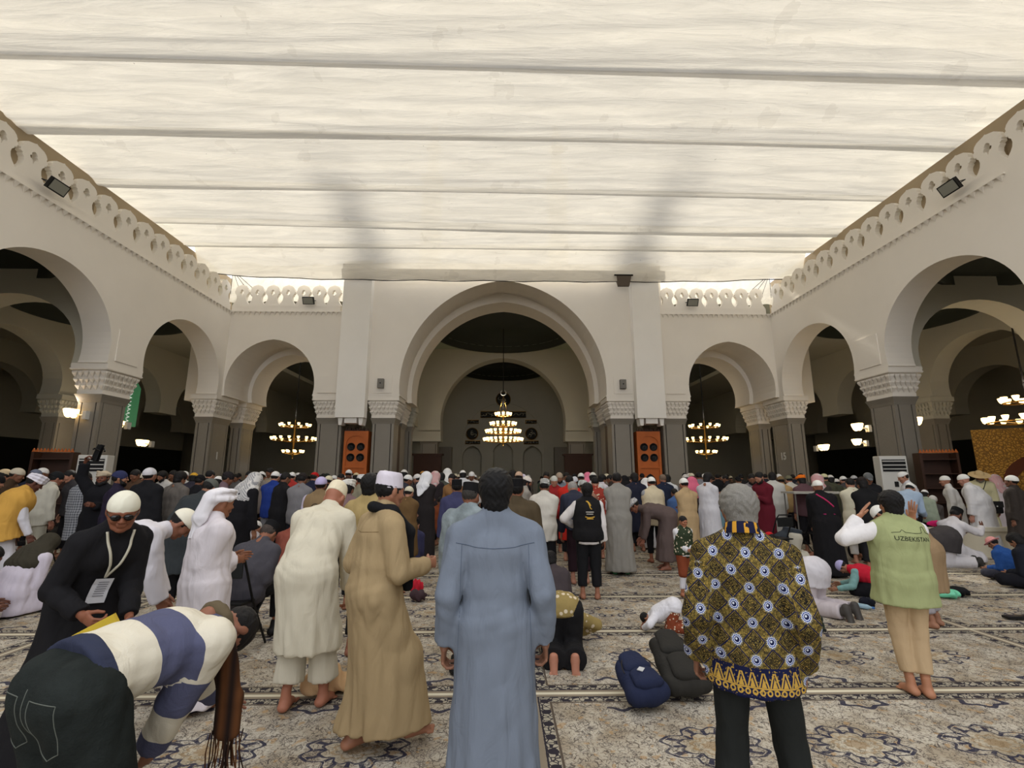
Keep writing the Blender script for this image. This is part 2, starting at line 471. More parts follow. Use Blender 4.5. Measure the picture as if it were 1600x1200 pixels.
@cached
def hand_mesh(kind, side, step):
    """hand hanging down -Z from the wrist, palm facing towards -Y... mirrored by side; fingers unequal and bent"""
    s = SDF(.006)
    s.cone((0,0,.03),(0,0,-.01),.024,.023,1.1,k=.01)
    s.cone((-.002,0,-.015),(-.002,.0,-.080),.014,.013,2.6,(1,0,0),k=.012)
    curl = {'relaxed':(.30,.45,.35),'fist':(1.25,1.45,1.0),'flat':(.03,.06,.05),'grip':(.8,.9,.6)}[kind]
    L = [(.034,.027,.022),(.044,.030,.024),(.041,.028,.023),(.032,.022,.020)]
    for i,(x,l) in enumerate(zip((-.030,-.010,.011,.030),L)):
        p = v3(x,0,-.088+abs(i-1.3)*.004); a = 0; r = (.0088,.0092,.0088,.0078)[i]
        spread = (x*.9 if kind=='flat' else x*.25)
        for j in range(3):
            a += curl[j]+ .06*i*(kind=='relaxed'); q = p+l[j]*v3(spread*(1 if kind!='flat' else 5),-math.sin(a),-math.cos(a))
            s.cone(p,q,r,r*.93,k=.004); p = q; r *= .92
    p = v3(-.030,-.006,-.022)
    ta = {'relaxed':(-.45,-.45,-.8),'fist':(-.15,-1.0,-.75),'flat':(-1.0,-.15,-.8),'grip':(-.35,-.8,-.7)}[kind]
    q = p+.042*unit(v3(*ta)); s.cone(v3(-.012,-.002,-.016),p,.017,.014,k=.012); s.cone(p,q,.013,.0105,k=.006)
    d2 = unit(v3(ta[0]*.35+(.5 if kind=='fist' else 0),ta[1],ta[2]-.3)); q2 = q+.032*d2; s.cone(q,q2,.0105,.009,k=.004)
    V,Q = s.mesh(step)
    if side < 0: V = V*v3(-1,1,1); Q = Q[:,::-1]
    return V,Q
@cached
def foot_mesh(side, step, shoe=False):
    s = SDF(.015)
    if shoe:
        s.cone((0,-.045,-.04),(0,.10,-.05),.042,.036,1.05); s.cone((0,.10,-.05),(0,.165,-.052),.036,.030,1.25); s.cone((0,0,.04),(0,-.01,-.03),.045,.045)
        s.plane((0,0,-.08),(0,0,-1))
    else:
        s.cone((0,0,.06),(0,-.008,-.03),.034,.036,k=.02)
        s.cone((0,-.040,-.046),(.0,.09,-.052),.032,.024,1.25,k=.02); s.cone((0,0,-.02),(0,.10,-.050),.032,.022,1.2,k=.02)
        for i,(x,l) in enumerate(((-.030,.038),(-.010,.034),(.006,.030),(.021,.025),(.034,.018))):
            s.cone((x,.115-abs(i)*.006,-.064),(x*1.1,.145-i*.007+l*.3,-.068),.0135 if i==0 else .0095,.012 if i==0 else .008,k=.004)
        s.plane((0,0,-.079),(0,0,-1))
    V,Q = s.mesh(step)
    if side < 0: V = V*v3(-1,1,1); Q = Q[:,::-1]
    return V,Q

# ---- skeletons
def ik(a, c, l1, l2, pole):
    a = np.array(a,float); c = np.array(c,float); d = c-a; D = np.linalg.norm(d)
    if D > (l1+l2)*.995: c = a+d/D*(l1+l2)*.995; d = c-a; D = np.linalg.norm(d)
    x = (l1*l1-l2*l2+D*D)/(2*D); h = math.sqrt(max(l1*l1-x*x,0)); u = d/D
    p = np.array(pole,float); p = p-u*(p@u); p = unit(p)
    return a+u*x+p*h, c
class Sk:
    """skeleton of a 1.72 m adult facing +Y; lean = forward bend of the trunk in degrees"""
    def __init__(s, lean=0, curve=0, hip=(0,0,.95), sway=0, hp=0, hy=0, wl=None, wr=None, al=None, ar=None, kl=None, kr=None,
                 epl=None, epr=None, kneepole=(0,1,.0), shw=.168, twist=0, feet='flat', toe=8):
        s.lean=lean; L=math.radians(lean); L2=math.radians(lean+curve); tw=math.radians(twist); sw=math.radians(sway)
        s.P = v3(*hip)
        R1 = rot('z',-tw*.5)@rot('y',sw)@rot('x',-L); R2 = rot('z',-tw)@rot('y',sw)@rot('x',-L2); s.R2 = R2
        s.W = s.P+R1@v3(0,0,.17); s.C = s.W+R2@v3(0,.005,.18); s.N = s.C+R2@v3(0,-.01,.16)
        s.sx = R2@v3(1,0,0); s.px_ = R1@v3(1,0,0)
        s.S = [s.N+R2@v3(m*shw,0,-.095) for m in (-1,1)]
        s.HR = rot('z',-tw)@rot('y',sw)@rot('z',-math.radians(hy))@rot('x',-(L2*.85+math.radians(hp)))
        s.H = s.N+rot('x',-(L2*.9))@v3(0,.018,.048)+ s.HR@v3(0,.005,.088)
        s.Hp = [s.P+v3(m*.09,0,-.02) for m in (-1,1)]
        al = al or (-.11,0,.08); ar = ar or (.11,0,.08)
        s.A = [v3(*al), v3(*ar)]; s.K=[]
        for i,k in enumerate((kl,kr)):
            if k is not None: s.K.append(v3(*k))
            else:
                kk,aa = ik(s.Hp[i],s.A[i],.432,.423,kneepole); s.K.append(kk); s.A[i]=aa
        wl = wl or tuple(s.S[0]+v3(-.07,.03,-.54)); wr = wr or tuple(s.S[1]+v3(.07,.03,-.54))
        s.Wr=[];s.E=[]
        for i,(w,pole) in enumerate(((wl,epl),(wr,epr))):
            m = (-1,1)[i]
            e,w2 = ik(s.S[i],w,.285,.26,pole or (m*.25,-1,-.2)); s.E.append(e); s.Wr.append(w2)
        s.feet=feet; s.toe=toe
POSES = dict(
 stand=dict(), stand2=dict(lean=3,curve=8,hp=10),
 pray=dict(wl=(-.02,.20,1.12),wr=(.04,.20,1.10),curve=4,hp=15),
 phone=dict(wl=(-.10,.28,1.20),wr=(.10,.28,1.22),hp=25),
 bow=dict(lean=70,curve=15,hip=(0,-.08,.95),wl=(-.13,.30,.55),wr=(.13,.30,.55),hp=-20),
 dip=dict(lean=25,curve=14,hip=(0,-.03,.94),hp=10),
 sujud=dict(lean=112,curve=8,hip=(0,-.06,.47),kl=(-.10,.02,.07),kr=(.10,.02,.07),al=(-.10,-.40,.09),ar=(.10,-.40,.09),wl=(-.22,.55,.05),wr=(.22,.55,.05),epl=(-1,-.5,.5),epr=(1,-.5,.5),hp=-5,feet='tuck'),
 kneel=dict(lean=14,curve=14,hip=(0,-.26,.26),kl=(-.14,.16,.08),kr=(.14,.16,.08),al=(-.10,-.26,.08),ar=(.10,-.26,.08),wl=(-.13,.12,.24),wr=(.13,.12,.24),hp=15,feet='back'),
 cross=dict(lean=8,curve=18,hip=(0,-.10,.14),kl=(-.34,.20,.13),kr=(.34,.20,.13),al=(.10,.26,.07),ar=(-.10,.26,.07),wl=(-.16,.24,.20),wr=(.16,.24,.20),hp=15,feet='back'),
 chair=dict(lean=10,curve=14,hip=(0,-.05,.52),kl=(-.13,.37,.52),kr=(.13,.37,.52),al=(-.14,.36,.09),ar=(.14,.36,.09),wl=(-.12,.26,.60),wr=(.12,.26,.60),hp=15),
 walk=dict(al=(-.08,.26,.10),ar=(.08,-.26,.12),lean=6,curve=6),
)
def frame_to(d, ref):
    """matrix whose -Z column maps to d, with X along ref as far as possible"""
    z = -unit(d); x = ref-z*(ref@z); x = unit(x); y = np.cross(z,x)
    return np.stack([x,y,z],1)
def body_geo(k, hstep, bstep, hands=('relaxed','relaxed'), shoes=False, handref=None, noarm=False):
    parts=[]
    s = SDF(.03)
    s.cone(k.P,k.W,.095,.085,1.35,k.px_); s.cone(k.W,k.C,.085,.10,1.4,k.sx); s.cone(k.C,k.N,.09,.045,1.3,k.sx); s.cone(k.S[0],k.S[1],.045,.045)
    s.cone(k.N,k.H-(k.H-k.N)*.35,.05,.05)
    for i in (0,1):
        s.cone(k.S[i],k.E[i],.040,.034); s.cone(k.E[i],k.Wr[i],.034,.024)
        s.cone(k.Hp[i],k.K[i],.075,.050); s.cone(k.K[i],k.A[i],.050,.034)
    parts.append(s.mesh(bstep))
    V,Q = head_mesh(hstep); parts.append((V@k.HR.T+k.H, Q))
    for i in (0,1):
        d = unit(k.Wr[i]-k.E[i]); m=(-1,1)[i]
        ref = np.array(handref[i],float) if handref is not None and handref[i] is not None else unit(np.cross(d, v3(m,0,0))+1e-3)
        V,Q = hand_mesh(hands[i], m, max(.004,hstep*.75)); M = frame_to(d, ref); parts.append((V@M.T+k.Wr[i], Q))
        V,Q = foot_mesh(m, max(.006,hstep), shoes)
        if k.feet=='flat': M = rot('z',-m*math.radians(k.toe)); 
        elif k.feet=='tuck': M = rot('x',-math.radians(100))@rot('z',0)
        else: M = rot('x',-math.radians(165))
        parts.append((V@M.T+k.A[i], Q))
    return join(parts)
def garment(k, kind, step, loose=.02, hem=None, sleeve='long', skirt=.19, sk_ratio=1.15, arm=.0, vlen=.12, fold=.006, seed=1, cuff=.10, belly=0, top=True, legs=True, smooth=.035, hemfr=None, swide=0, collar=True, cutlow=None):
    s = SDF(smooth); L = loose
    if kind in ('robe','shirt'):
        s.cone(k.P,k.W,.112+L+belly*.5,.105+L+belly,1.32,k.px_); s.cone(k.W,k.C,.105+L+belly,.112+L,1.38,k.sx); s.cone(k.C,k.N-(k.N-k.C)*.25,.108+L*.8,.062,1.35,k.sx)
        s.cone(k.S[0],k.S[1],.058+L*.4,.058+L*.4)
        tz = k.N+(k.N-k.C)*.12
        for i in (0,1): s.cone(tz,k.S[i]+(k.N-k.C)*.05,.056,.056+L*.4)
        if collar: s.cone(k.N-(k.N-k.C)*.3, k.N+(k.H-k.N)*.46, .070,.062,1.08,k.sx,k=.02,cut=True)
        for i in (0,1):
            if sleeve in ('long','wide'):
                w = .0 if sleeve=='long' else .025
                s.cone(k.S[i],k.E[i],.056+L*.6+arm,.048+L*.5+arm+w,k=.014); s.cone(k.E[i],k.Wr[i]-(k.Wr[i]-k.E[i])*.05,.046+L*.5+arm+w,.036+L*.4+arm+w*1.2,k=.008,cut=True)
            elif sleeve=='short': s.cone(k.S[i],k.S[i]+(k.E[i]-k.S[i])*.85,.056+L*.6,.056+L*.8,k=.03,cut=True)
        mid = (k.A[0]+k.A[1])/2
        if kind=='robe':
            hemz = .06 if hem is None else hem
            dd = mid-k.P; fr = hemfr or .97
            M = k.P+dd*fr
            s.cone(k.P,M,.125+L,skirt,sk_ratio,k.px_,k=.06)
            for i in (0,1):
                s.cone(k.Hp[i],k.K[i],.095+L,.085+L,k=.05); s.cone(k.K[i],k.A[i]+(0,0,-.03),.085+L,.10+L+swide,k=.06)
            s.plane((0,0,hemz),(0,0,-1))
        else:
            if k.feet=='flat' or True:
                d1 = unit((k.K[0]+k.K[1])/2-k.P)
            M = k.P+d1*vlen
            s.cone(k.P,M,.118+L,.125+L+skirt*.0+swide,1.30,k.px_,k=.05,cut=True)
    elif kind=='trousers':
        s.cone(k.P+unit(k.W-k.P)*.06,k.P-(0,0,.03),.108+L*.5,.112+L*.5,1.28,k.px_)
        for i in (0,1):
            s.cone(k.Hp[i],k.K[i],.088+L,.062+L,k=.03); s.cone(k.K[i],k.A[i]+unit(k.K[i]-k.A[i])*cuff,.062+L,.050+L+swide,k=.03,cut=True)
    elif kind=='vest':
        s.cone(k.P,k.W,.124+L,.116+L,1.34,k.px_); s.cone(k.W,k.C,.116+L,.124+L,1.38,k.sx); s.cone(k.C,k.N-(k.N-k.C)*.2,.120+L*.8,.066,1.35,k.sx)
        s.cone(k.S[0]*.9+k.S[1]*.1,k.S[1]*.9+k.S[0]*.1,.066+L*.4,.066+L*.4)
        tz = k.N+(k.N-k.C)*.12
        for i in (0,1): s.cone(tz,k.S[i]*.88+k.S[1-i]*.12+(k.N-k.C)*.05,.062,.064+L*.4)
        if collar: s.cone(k.N-(k.N-k.C)*.3, k.N+(k.H-k.N)*.42, .076,.070,1.08,k.sx,k=.02,cut=True)
        d1 = unit((k.K[0]+k.K[1])/2-k.P); M = k.P+d1*vlen
        s.cone(k.P,M,.124+L,.130+L+swide,1.32,k.px_,k=.05,cut=True)
    if cutlow is not None: d0 = unit(k.W-k.P); s.plane(k.P+d0*cutlow,-d0)
    V,Q = s.mesh(step)
    if fold:
        N = vnormals(V,Q); r = random.Random(seed); D = np.zeros(len(V))
        legd = np.clip((k.P[2]-V[:,2])/.6,0,1.2)
        for j in range(5):
            a = r.uniform(0,2*PI); kx,ky = math.cos(a)*r.uniform(18,42), math.sin(a)*r.uniform(18,42); kz = r.uniform(-9,9)
            ph = V[:,0]*kx+V[:,1]*ky+V[:,2]*kz+r.uniform(0,6)+1.5*np.sin(V[:,2]*r.uniform(3,8)+V[:,0]*r.uniform(3,8)+r.uniform(0,6))
            D += (np.abs(np.sin(ph))-.6)*.6
        # creases across the back of the waist and the elbows
        ph = V[:,2]*42+V[:,0]*r.uniform(-12,12)+2*np.sin(V[:,0]*9+r.uniform(0,6)); w = np.exp(-((V[:,2]-k.P[2]-.05)/.10)**2)
        D += (np.abs(np.sin(ph))-.6)*.5*w
        if kind=='robe':
            th = np.arctan2(V[:,1]-k.P[1],V[:,0]-k.P[0]); D += legd*.9*np.sin(th*7+V[:,2]*2+r.uniform(0,6))+legd*.5*np.sin(th*15+r.uniform(0,6))
        V = V+N*(D*fold)[:,None]
        if kind=='robe': V[:,2] = np.where(V[:,2]<.0, 0.0, V[:,2])
    return V,Q

# ------------------------------------------------------------ surfaces of the place
def plaster(name, rgb, bumpy=.12):
    t = NT(name, .85, .2); c = lin(rgb); co = t.coord('Object')
    t.color(t.mix(t.noise(co, .7, 4, .55), tuple(v*.93 for v in c), tuple(min(1,v*1.05) for v in c)))
    t.bump(t.noise(co, 9, 5), bumpy, .01); return t.mat
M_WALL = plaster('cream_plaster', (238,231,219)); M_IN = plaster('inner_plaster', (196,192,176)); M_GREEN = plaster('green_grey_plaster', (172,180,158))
def granite():
    t = NT('grey_granite', .45, .4); co = t.coord('Object')
    n = t.noise(co, 60, 4, .7); m = t.noise(co, 2.2, 4)
    a = t.mix(n, lin((104,98,88)), lin((168,160,146))); t.color(t.mix(m*.45, a, lin((120,113,103)))); t.bump(n, .08, .004); return t.mat
M_GRAN = granite()
M_GROOVE = plain('dark_joint', (40,37,33), .9)
M_WOOD = plain('orange_wood', (190,100,42), .5, var=.18, vscale=3, bump=.1)
M_WOODD = plain('dark_red_wood', (62,38,26), .5, var=.2, vscale=3)
M_BLACK = plain('black_plastic', (14,14,15), .5)
M_WHITE = plain('white_metal', (214,212,205), .45)
M_GREY = plain('grey_metal', (120,116,108), .5, .3)
M_DARK = plain('dark_ring_stone', (44,48,40), .7)
M_BRASS = plain('brass', (150,112,50), .35, .9)
M_LAMP = plain('lit_lamp_glass', (255,226,150), .4, emit=(255,214,140), es=4.5)
M_SCONCE = plain('lit_wall_lamp_glass', (255,230,170), .4, emit=(255,212,140), es=6)

# ---- carpets: strips 1.5 m deep, 4.92 m long
CL, CW = 4.92, 1.5
def carpet_mat():
    t = NT('patterned_carpet', .95, .08); co = t.coord('Object'); x,y,z = t.xyz(co)
    wx = t.noise(co, 5, 2); 
    ex = CL/2-x.abs(); ey = CW/2-y.abs(); e = ex.min(ey)
    cream = lin((196,186,166)); dark = lin((52,48,54)); grey = lin((140,128,110)); field = lin((190,182,166)); brown = lin((124,108,92)); navy = lin((38,40,62))
    # field of small curling leaves
    wob = t.noise(co, 7, 2); vv = t.vec(x+wob*.16, y+t.noise(t.mapping(co,(1,1,1)), 9, 2)*.14, 0.0)
    l1 = t.vor(vv, 30); l2 = t.vor(vv, 52); patch = t.noise(co, 3.2, 3); fine = t.noise(co, 55, 3, .7)
    base = t.mix(((patch-.42)*5).cl(), field, lin((160,148,128)))
    base = t.mix((fine-.5).gt(.06)*.55, base, brown)
    base = t.mix(l1.lt(.05)*t.noise(co,19,2).gt(.47)*.75, base, lin((70,60,56)))
    base = t.mix(l2.lt(.07)*t.noise(co,12,2).gt(.52)*.6, base, dark)
    base = t.mix(t.noise(co,13,1).gt(.66)*.5, base, lin((176,140,92)))
    # medallions every 0.9 m
    u = ((x+CL/2-1.11+.45)/.9); mu = (u.fr()-.5)*.9; inside = ex.gt(.55)
    r = ((mu/.31).pw(2.0)+(y/.25).pw(2.0)).sqrt(); th = (y/.25).atan2(mu/.31)
    rl = r*(1.0+(th*8).cos()*.10+(th*16).cos()*.035-(th*4).cos()*.05+(th*2).cos().max(0.0)*-.12)
    ring = ((rl-.84).abs().lt(.032)).max((rl-.56).abs().lt(.030)); cells = ((rl-.69).abs().lt(.10))*((th*16).cos().gt(.45))
    med = ring.max(cells)
    base = t.mix(rl.lt(.56)*inside*.22, base, lin((190,176,144)))
    base = t.mix((rl.lt(.2).max((rl-.36).abs().lt(.03)))*inside*.55, base, lin((140,112,74)))
    base = t.mix(med*inside*(t.noise(co,22,2)*2.0).cl()*.92, base, navy)
    # small half-rosettes against the long borders
    mv = (u+.5).fr(); m2 = (mv-.5)*.9; q = ((m2/.20).pw(2.0)+((ey-.17)/.13).pw(2.0)).sqrt(); tq=((ey-.17)/.13).atan2(m2/.2)
    ql = q*(1.0+(tq*6).cos()*.14)
    base = t.mix(((ql-.75).abs().lt(.12))*inside*.9, base, navy)
    # borders
    pat = t.vor(t.vec(x*1.0,y*1.0,0.0), 26).lt(.085).max((((x*38).sin()*(y*38).sin()).gt(.35)))
    bord = t.mix(pat, lin((168,160,142)), dark)
    line = t.mix((e-.150).abs().lt(.008), base, lin((90,80,70)))
    col = t.mix(e.lt(.14), line, bord)
    col = t.mix((e-.062).abs().lt(.006), col, dark)
    col = t.mix(e.lt(.055), col, grey)
    col = t.mix(ey.lt(.020).max(ex.lt(.010)), col, lin((212,204,180)))
    t.color(col); t.bump(t.noise(co, 240, 2)+l1*.6, .35, .006)
    return t.mat
M_CARPET = carpet_mat()
MB().box((-70,-70,-.25),(70,48,-.012)).obj('floor', plain('stone_floor', (120,114,104), .6))['kind'] = 'structure'
me = MB().box((-CL/2,-CW/2,-.012),(CL/2,CW/2,0)).mesh('carpet', M_CARPET)
for j in range(-1, 14):
    for i in range(-3, 4):
        o = link('carpet', me, None, None, (-2.25+CL*(i)-(0 if j%1==0 else 0), 3.32+CW*j, 0.0))
        o['kind'] = 'structure'

# ------------------------------------------------------------ the courtyard walls
XW, YB = 11.85, 20.0
def arch_pts(c, w, spring, z0, apex, n=14, jamb=None, zbot=None):
    """pointed horseshoe arch outline from the left foot over the apex to the right foot"""
    H = apex-z0; cc = max((H*H-w*w)/(2*w), .0); 
    if H < w: cc = .0
    R = w+cc; sc = H/math.sqrt(R*R-cc*cc)
    pts = []
    if zbot is not None: pts.append((c-w+.06, zbot))
    a0 = -math.asin(min(.99,(z0-spring)/R)); a1 = math.acos(cc/R)
    for i in range(n+1):
        a = a0+(a1-a0)*i/n; x = R*math.cos(a)-cc; z = z0+R*math.sin(a)*(sc if a>0 else 1); pts.append((c-x, z))
    return pts+[(2*c-x, z) for x,z in pts[-2::-1]]
def wall_poly(a0, a1, z0, z1, arches):
    poly = [(a0,z0)]
    for A in arches: poly += A
    return poly+[(a1,z0),(a1,z1),(a0,z1)]
ZC = 4.98
def arch_wall(name, axis, a0, a1, z1, arches, d0, d1, mat, z0=ZC, parent=None, n=14):
    ar = [arch_pts(c,w,5.05,5.42,ap,n,zbot=z0) for c,w,ap in arches]
    o = MB().prism(wall_poly(a0,a1,z0,z1,ar), axis, d0, d1).obj(name, mat, parent)
    if not parent: o['kind'] = 'structure'
    return o
def corbels(x0,y0,x1,y1,z0=4.06,z1=4.98,pitch=.15):
    """flaring honeycomb capital on a rectangular pier"""
    m = MB(); rows = ((4.18,4.36,.13,.09),(4.36,4.54,.09,.05),(4.54,4.74,.05,.01))
    m.frustum((x0,y0,z0),(x1,y1,4.18),.15,.15); m.frustum((x0,y0,4.18),(x1,y1,4.78),.17,.06); m.frustum((x0,y0,4.78),(x1,y1,z1),-.015,-.015)
    m.frustum((x0,y0,4.80),(x1,y1,4.83),-.03,-.03)
    for (za,zb,i0,i1) in rows:
        for (p,q,fx) in ((x0,x1,0),(y0,y1,1)):
            L = q-p-2*i1; n = max(2,int(L/pitch)); st = L/n
            for k in range(n):
                c0 = p+i1+st*(k+.14); c1 = p+i1+st*(k+.86); cm=(c0+c1)/2
                for side in (0,1):
                    def pt(a,off,z):
                        if fx==0: return (a, (y0+off if side==0 else y1-off), z)
                        return ((x0+off if side==0 else x1-off), a, z)
                    V=[pt(cm,i0+.03,za),pt(c0,i1+.05,zb-.05),pt(c0,i1-.01,zb-.05),pt(c1,i1-.01,zb-.05),pt(c1,i1+.05,zb-.05),pt(c0,i1+.05,zb),pt(c0,i1-.01,zb),pt(c1,i1-.01,zb),pt(c1,i1+.05,zb)]
                    m.add(V,[(0,1,2),(0,2,3),(0,3,4),(1,5,6,2),(2,6,7,3),(3,7,8,4),(5,8,7,6)])
    return m
def pier(x0,y0,x1,y1,mat=M_WALL,label=None,cap=True,inset=.2,number=None):
    cx,cy=(x0+x1)/2,(y0+y1)/2
    r = empty('stone_pier',(cx,cy,0)); r['kind']='structure'
    a=(x0-cx,y0-cy); b=(x1-cx,y1-cy)
    s = MB(); i=inset; g=.10; t=.03
    X0,Y0,X1,Y1=a[0]+i,a[1]+i,b[0]-i,b[1]-i
    # shaft with a narrow joint beside each corner
    s.box((X0+t,Y0+t,0),(X1-t,Y1-t,4.0))
    s2 = MB()
    for (u0,u1,w0,w1) in ((X0,X0+g,Y0,Y0+g),(X1-g,X1,Y0,Y0+g),(X0,X0+g,Y1-g,Y1),(X1-g,X1,Y1-g,Y1)): s2.box((u0,w0,0),(u1,w1,3.9))
    j=.035
    for (u0,u1,w0,w1) in ((X0+g+j,X1-g-j,Y0,Y0+t+.005),(X0+g+j,X1-g-j,Y1-t-.005,Y1),(X0,X0+t+.005,Y0+g+j,Y1-g-j),(X1-t-.005,X1,Y0+g+j,Y1-g-j)):
        if u1>u0 and w1>w0: s2.box((u0,w0,0),(u1,w1,3.9))
    s.obj('shaft_core', M_GROOVE, r); s2.obj('shaft', M_GRAN, r)
    MB().frustum((X0,Y0,3.82),(X1,Y1,3.90),-.01,-.03).frustum((X0,Y0,3.90),(X1,Y1,4.06),-.03,-.09).obj('shaft_cap', M_GRAN, r)
    if cap: corbels(a[0],a[1],b[0],b[1]).obj('capital', mat, r)
    if number:
        cu = bpy.data.curves.new('number','FONT'); cu.body=number; cu.size=.42; cu.offset=.012; cu.extrude=.006; cu.align_x='CENTER'
        o = bpy.data.objects.new('number', cu); COL.objects.link(o); dg = bpy.context.evaluated_depsgraph_get()
        mm = bpy.data.meshes.new_from_object(o.evaluated_get(dg)); bpy.data.objects.remove(o)
        sgn = 1 if cx<0 else -1
        mm.materials.append(M_WHITE)
        o = link('number', mm, None, r, (X1+.012 if cx<0 else X0-.012, 0, 2.35), (PI/2,0,PI/2*sgn))
    return r
# back wall: two thick arched orders with a recess between them
SA = 1.88; CA = 4.42
backA = [(-9.90,SA,7.44),(0,CA,10.2),(9.86,SA,7.44)]
for nm,a0,a1,zt,ar in (('wall_back_left',-XW-.9,-7.0,8.65,[backA[0]]),('wall_back_right',7.0,XW+.9,8.65,[backA[2]])):
    arch_wall(nm,'y',a0,a1,zt,ar,YB,YB+1.3,M_WALL)
arch_wall('wall_back_centre','y',-7.0,7.0,11.0,[backA[1]],YB-.02,YB+1.3,M_WALL,n=22)
for nm,ya,yb,dw,zc,zs in (('wall_second_order',2.0,3.4,.12,9.95,7.26),('trim_back_recess',1.3,2.0,-.05,10.4,7.6)):
    arch_wall(nm,'y',-7.2,7.2,11.0,[(0,CA-dw*1.2,zc)],YB+ya,YB+yb,M_WALL,n=22)
    for a0,a1,c in ((-XW-2.4,-7.2,-9.90),(7.2,XW+2.4,9.86)): arch_wall(nm+'_side','y',a0,a1,8.6,[(c,SA-dw,zs)],YB+ya,YB+yb,M_WALL,n=22)
# side walls
SY = [17.59, 12.04]; SW = 2.09
for sgn,nm in ((-1,'left'),(1,'right')):
    x0,x1 = (sgn*XW, sgn*(XW+.85))
    # one wall from the rear portal to the corner; the portal (large arch) stands nearer than the small ones
    arch_wall('wall_'+nm,'x',9.0,YB+.01,8.65,[(12.04,SW,7.4),(17.59,SW,7.4)],min(x0,x1),max(x0,x1),M_WALL,n=20)
    arch_wall('wall_'+nm+'_portal','x',-4.6,9.0,11.2,[(2.6,5.6,9.7)],min(x0-sgn*.05,x1),max(x0-sgn*.05,x1),M_WALL,n=24)
    # raised outline of the large arch
    P = arch_pts(2.6,5.95,5.05,5.42,10.1,24); P2 = arch_pts(2.6,5.75,5.05,5.42,9.9,24)
    MB().prism(P+P2[::-1],'x',min(x0-sgn*.13,x0-sgn*.05),max(x0-sgn*.13,x0-sgn*.05)).obj('trim_portal_'+nm, M_WALL)['kind']='structure'
# pilasters on the back wall, carried on brackets above the wooden cabinets
for cx,nm in ((-6.30,'left'),(6.20,'right')):
    m = MB(); m.box((cx-.62,YB-.42,4.02),(cx+.58,YB,10.9)); m.box((cx-.25,YB-.30,3.8),(cx+.25,YB+.4,4.02))
    for s_ in (-1,1): m.prism([(cx+s_*.42-.06,3.72),(cx+s_*.42+.06,3.72),(cx+s_*.42+.10,4.02),(cx+s_*.42-.10,4.02)],'y',YB-.3,YB+.2)
    m.obj('trim_pilaster_'+nm, plaster('white_plaster',(246,242,234)))['kind']='structure'
# piers
T1=1.3
pier(-8.02,YB,-6.62,YB+T1); pier(-5.72,YB,-4.42,YB+T1); pier(4.42,YB,5.72,YB+T1); pier(6.62,YB,7.98,YB+T1)
for a,b in ((-7.9,-6.7),(-5.6,-4.55),(4.55,5.6),(6.7,7.86)): pier(a,YB+2.0,b,YB+3.4)
for sgn,num in ((-1,'1'),(1,'15')):
    xa,xb = sorted((sgn*XW,sgn*(XW+1.05)))
    pier(xa,14.13,xb,15.50)
    pier(xa,19.68,xb,YB+1.3,number=num)
    pier(sorted((sgn*XW,sgn*(XW+.9)))[0],YB+2.0,sorted((sgn*XW,sgn*(XW+.9)))[1],YB+3.4)
    pier(xa,8.2,xb,9.95); pier(xa,-4.6,xb,-3.0)
# thin raised panels above the capitals
for (x0,x1) in ((-7.85,-6.98),(-5.55,-4.72),(4.72,5.55),(6.85,7.8)):
    MB().box((x0,YB-.045,5.10),(x1,YB,5.85)).obj('trim_panel', M_WALL)['kind']='structure'
for sgn in (-1,1):
    for y0,y1 in ((14.35,15.25),):
        xs_=sorted((sgn*XW,sgn*(XW-.03))); MB().box((xs_[0],y0,5.10),(xs_[1],y1,6.1)).obj('trim_panel', M_WALL)['kind']='structure'
# ---- cornice teeth, crenellation
def teeth(name, axis, a0, a1, d, out, z=8.60):
    m = MB(); n = int(abs(a1-a0)/.22)
    for k in range(n):
        a = a0+(a1-a0)*(k+.2)/n; b = a0+(a1-a0)*(k+.75)/n; a,b=min(a,b),max(a,b); c=(a+b)/2
        if axis=='x': m.add([(a,d,z+.07),(b,d,z+.07),(b,d+out,z+.07),(a,d+out,z+.07),(c,d,z-.09)],[(0,1,2,3),(0,4,1),(1,4,2),(2,4,3),(3,4,0)])
        else: m.add([(d,a,z+.07),(d,b,z+.07),(d+out,b,z+.07),(d+out,a,z+.07),(d,c,z-.09)],[(0,1,2,3),(0,4,1),(1,4,2),(2,4,3),(3,4,0)])
    if axis=='x': m.box((min(a0,a1),min(d,d+out*.9),z+.07),(max(a0,a1),max(d,d+out*.9),z+.11))
    else: m.box((min(d,d+out*.9),min(a0,a1),z+.07),(max(d,d+out*.9),max(a0,a1),z+.11))
    o = m.obj(name, M_WALL); o['kind']='structure'
teeth('trim_teeth_back_left','x',-XW,-6.95,YB,-.07); teeth('trim_teeth_back_right','x',6.95,XW,YB,-.07)
teeth('trim_teeth_left','y',9.0,YB,-XW,.07); teeth('trim_teeth_right','y',9.9,YB,XW,-.07)
half = [(.5,0),(.5,.06),(.48,.10),(.40,.17),(.32,.27),(.29,.38),(.31,.47),(.38,.53),(.36,.56),(.44,.585),(.43,.63),(.465,.66),(.45,.70),(.40,.73),(.41,.79),(.36,.865),(.27,.925),(.14,.955),(.05,.975),(0,1.0)]
hole = [(0,.42),(.02,.49),(.045,.54),(.12,.56),(.14,.61),(.09,.65),(.095,.70),(.05,.745),(0,.765)]
def merlon_mesh(p):
    poly = [(x*p,z) for x,z in half]+[(-x*p,z) for x,z in half[-2::-1]]
    h = [(x*p,z) for x,z in hole]+[(-x*p,z) for x,z in hole[-2:0:-1]]
    return MB().prism(poly,'y',-.075,.075,[h]).mesh('merlon', M_WALL)
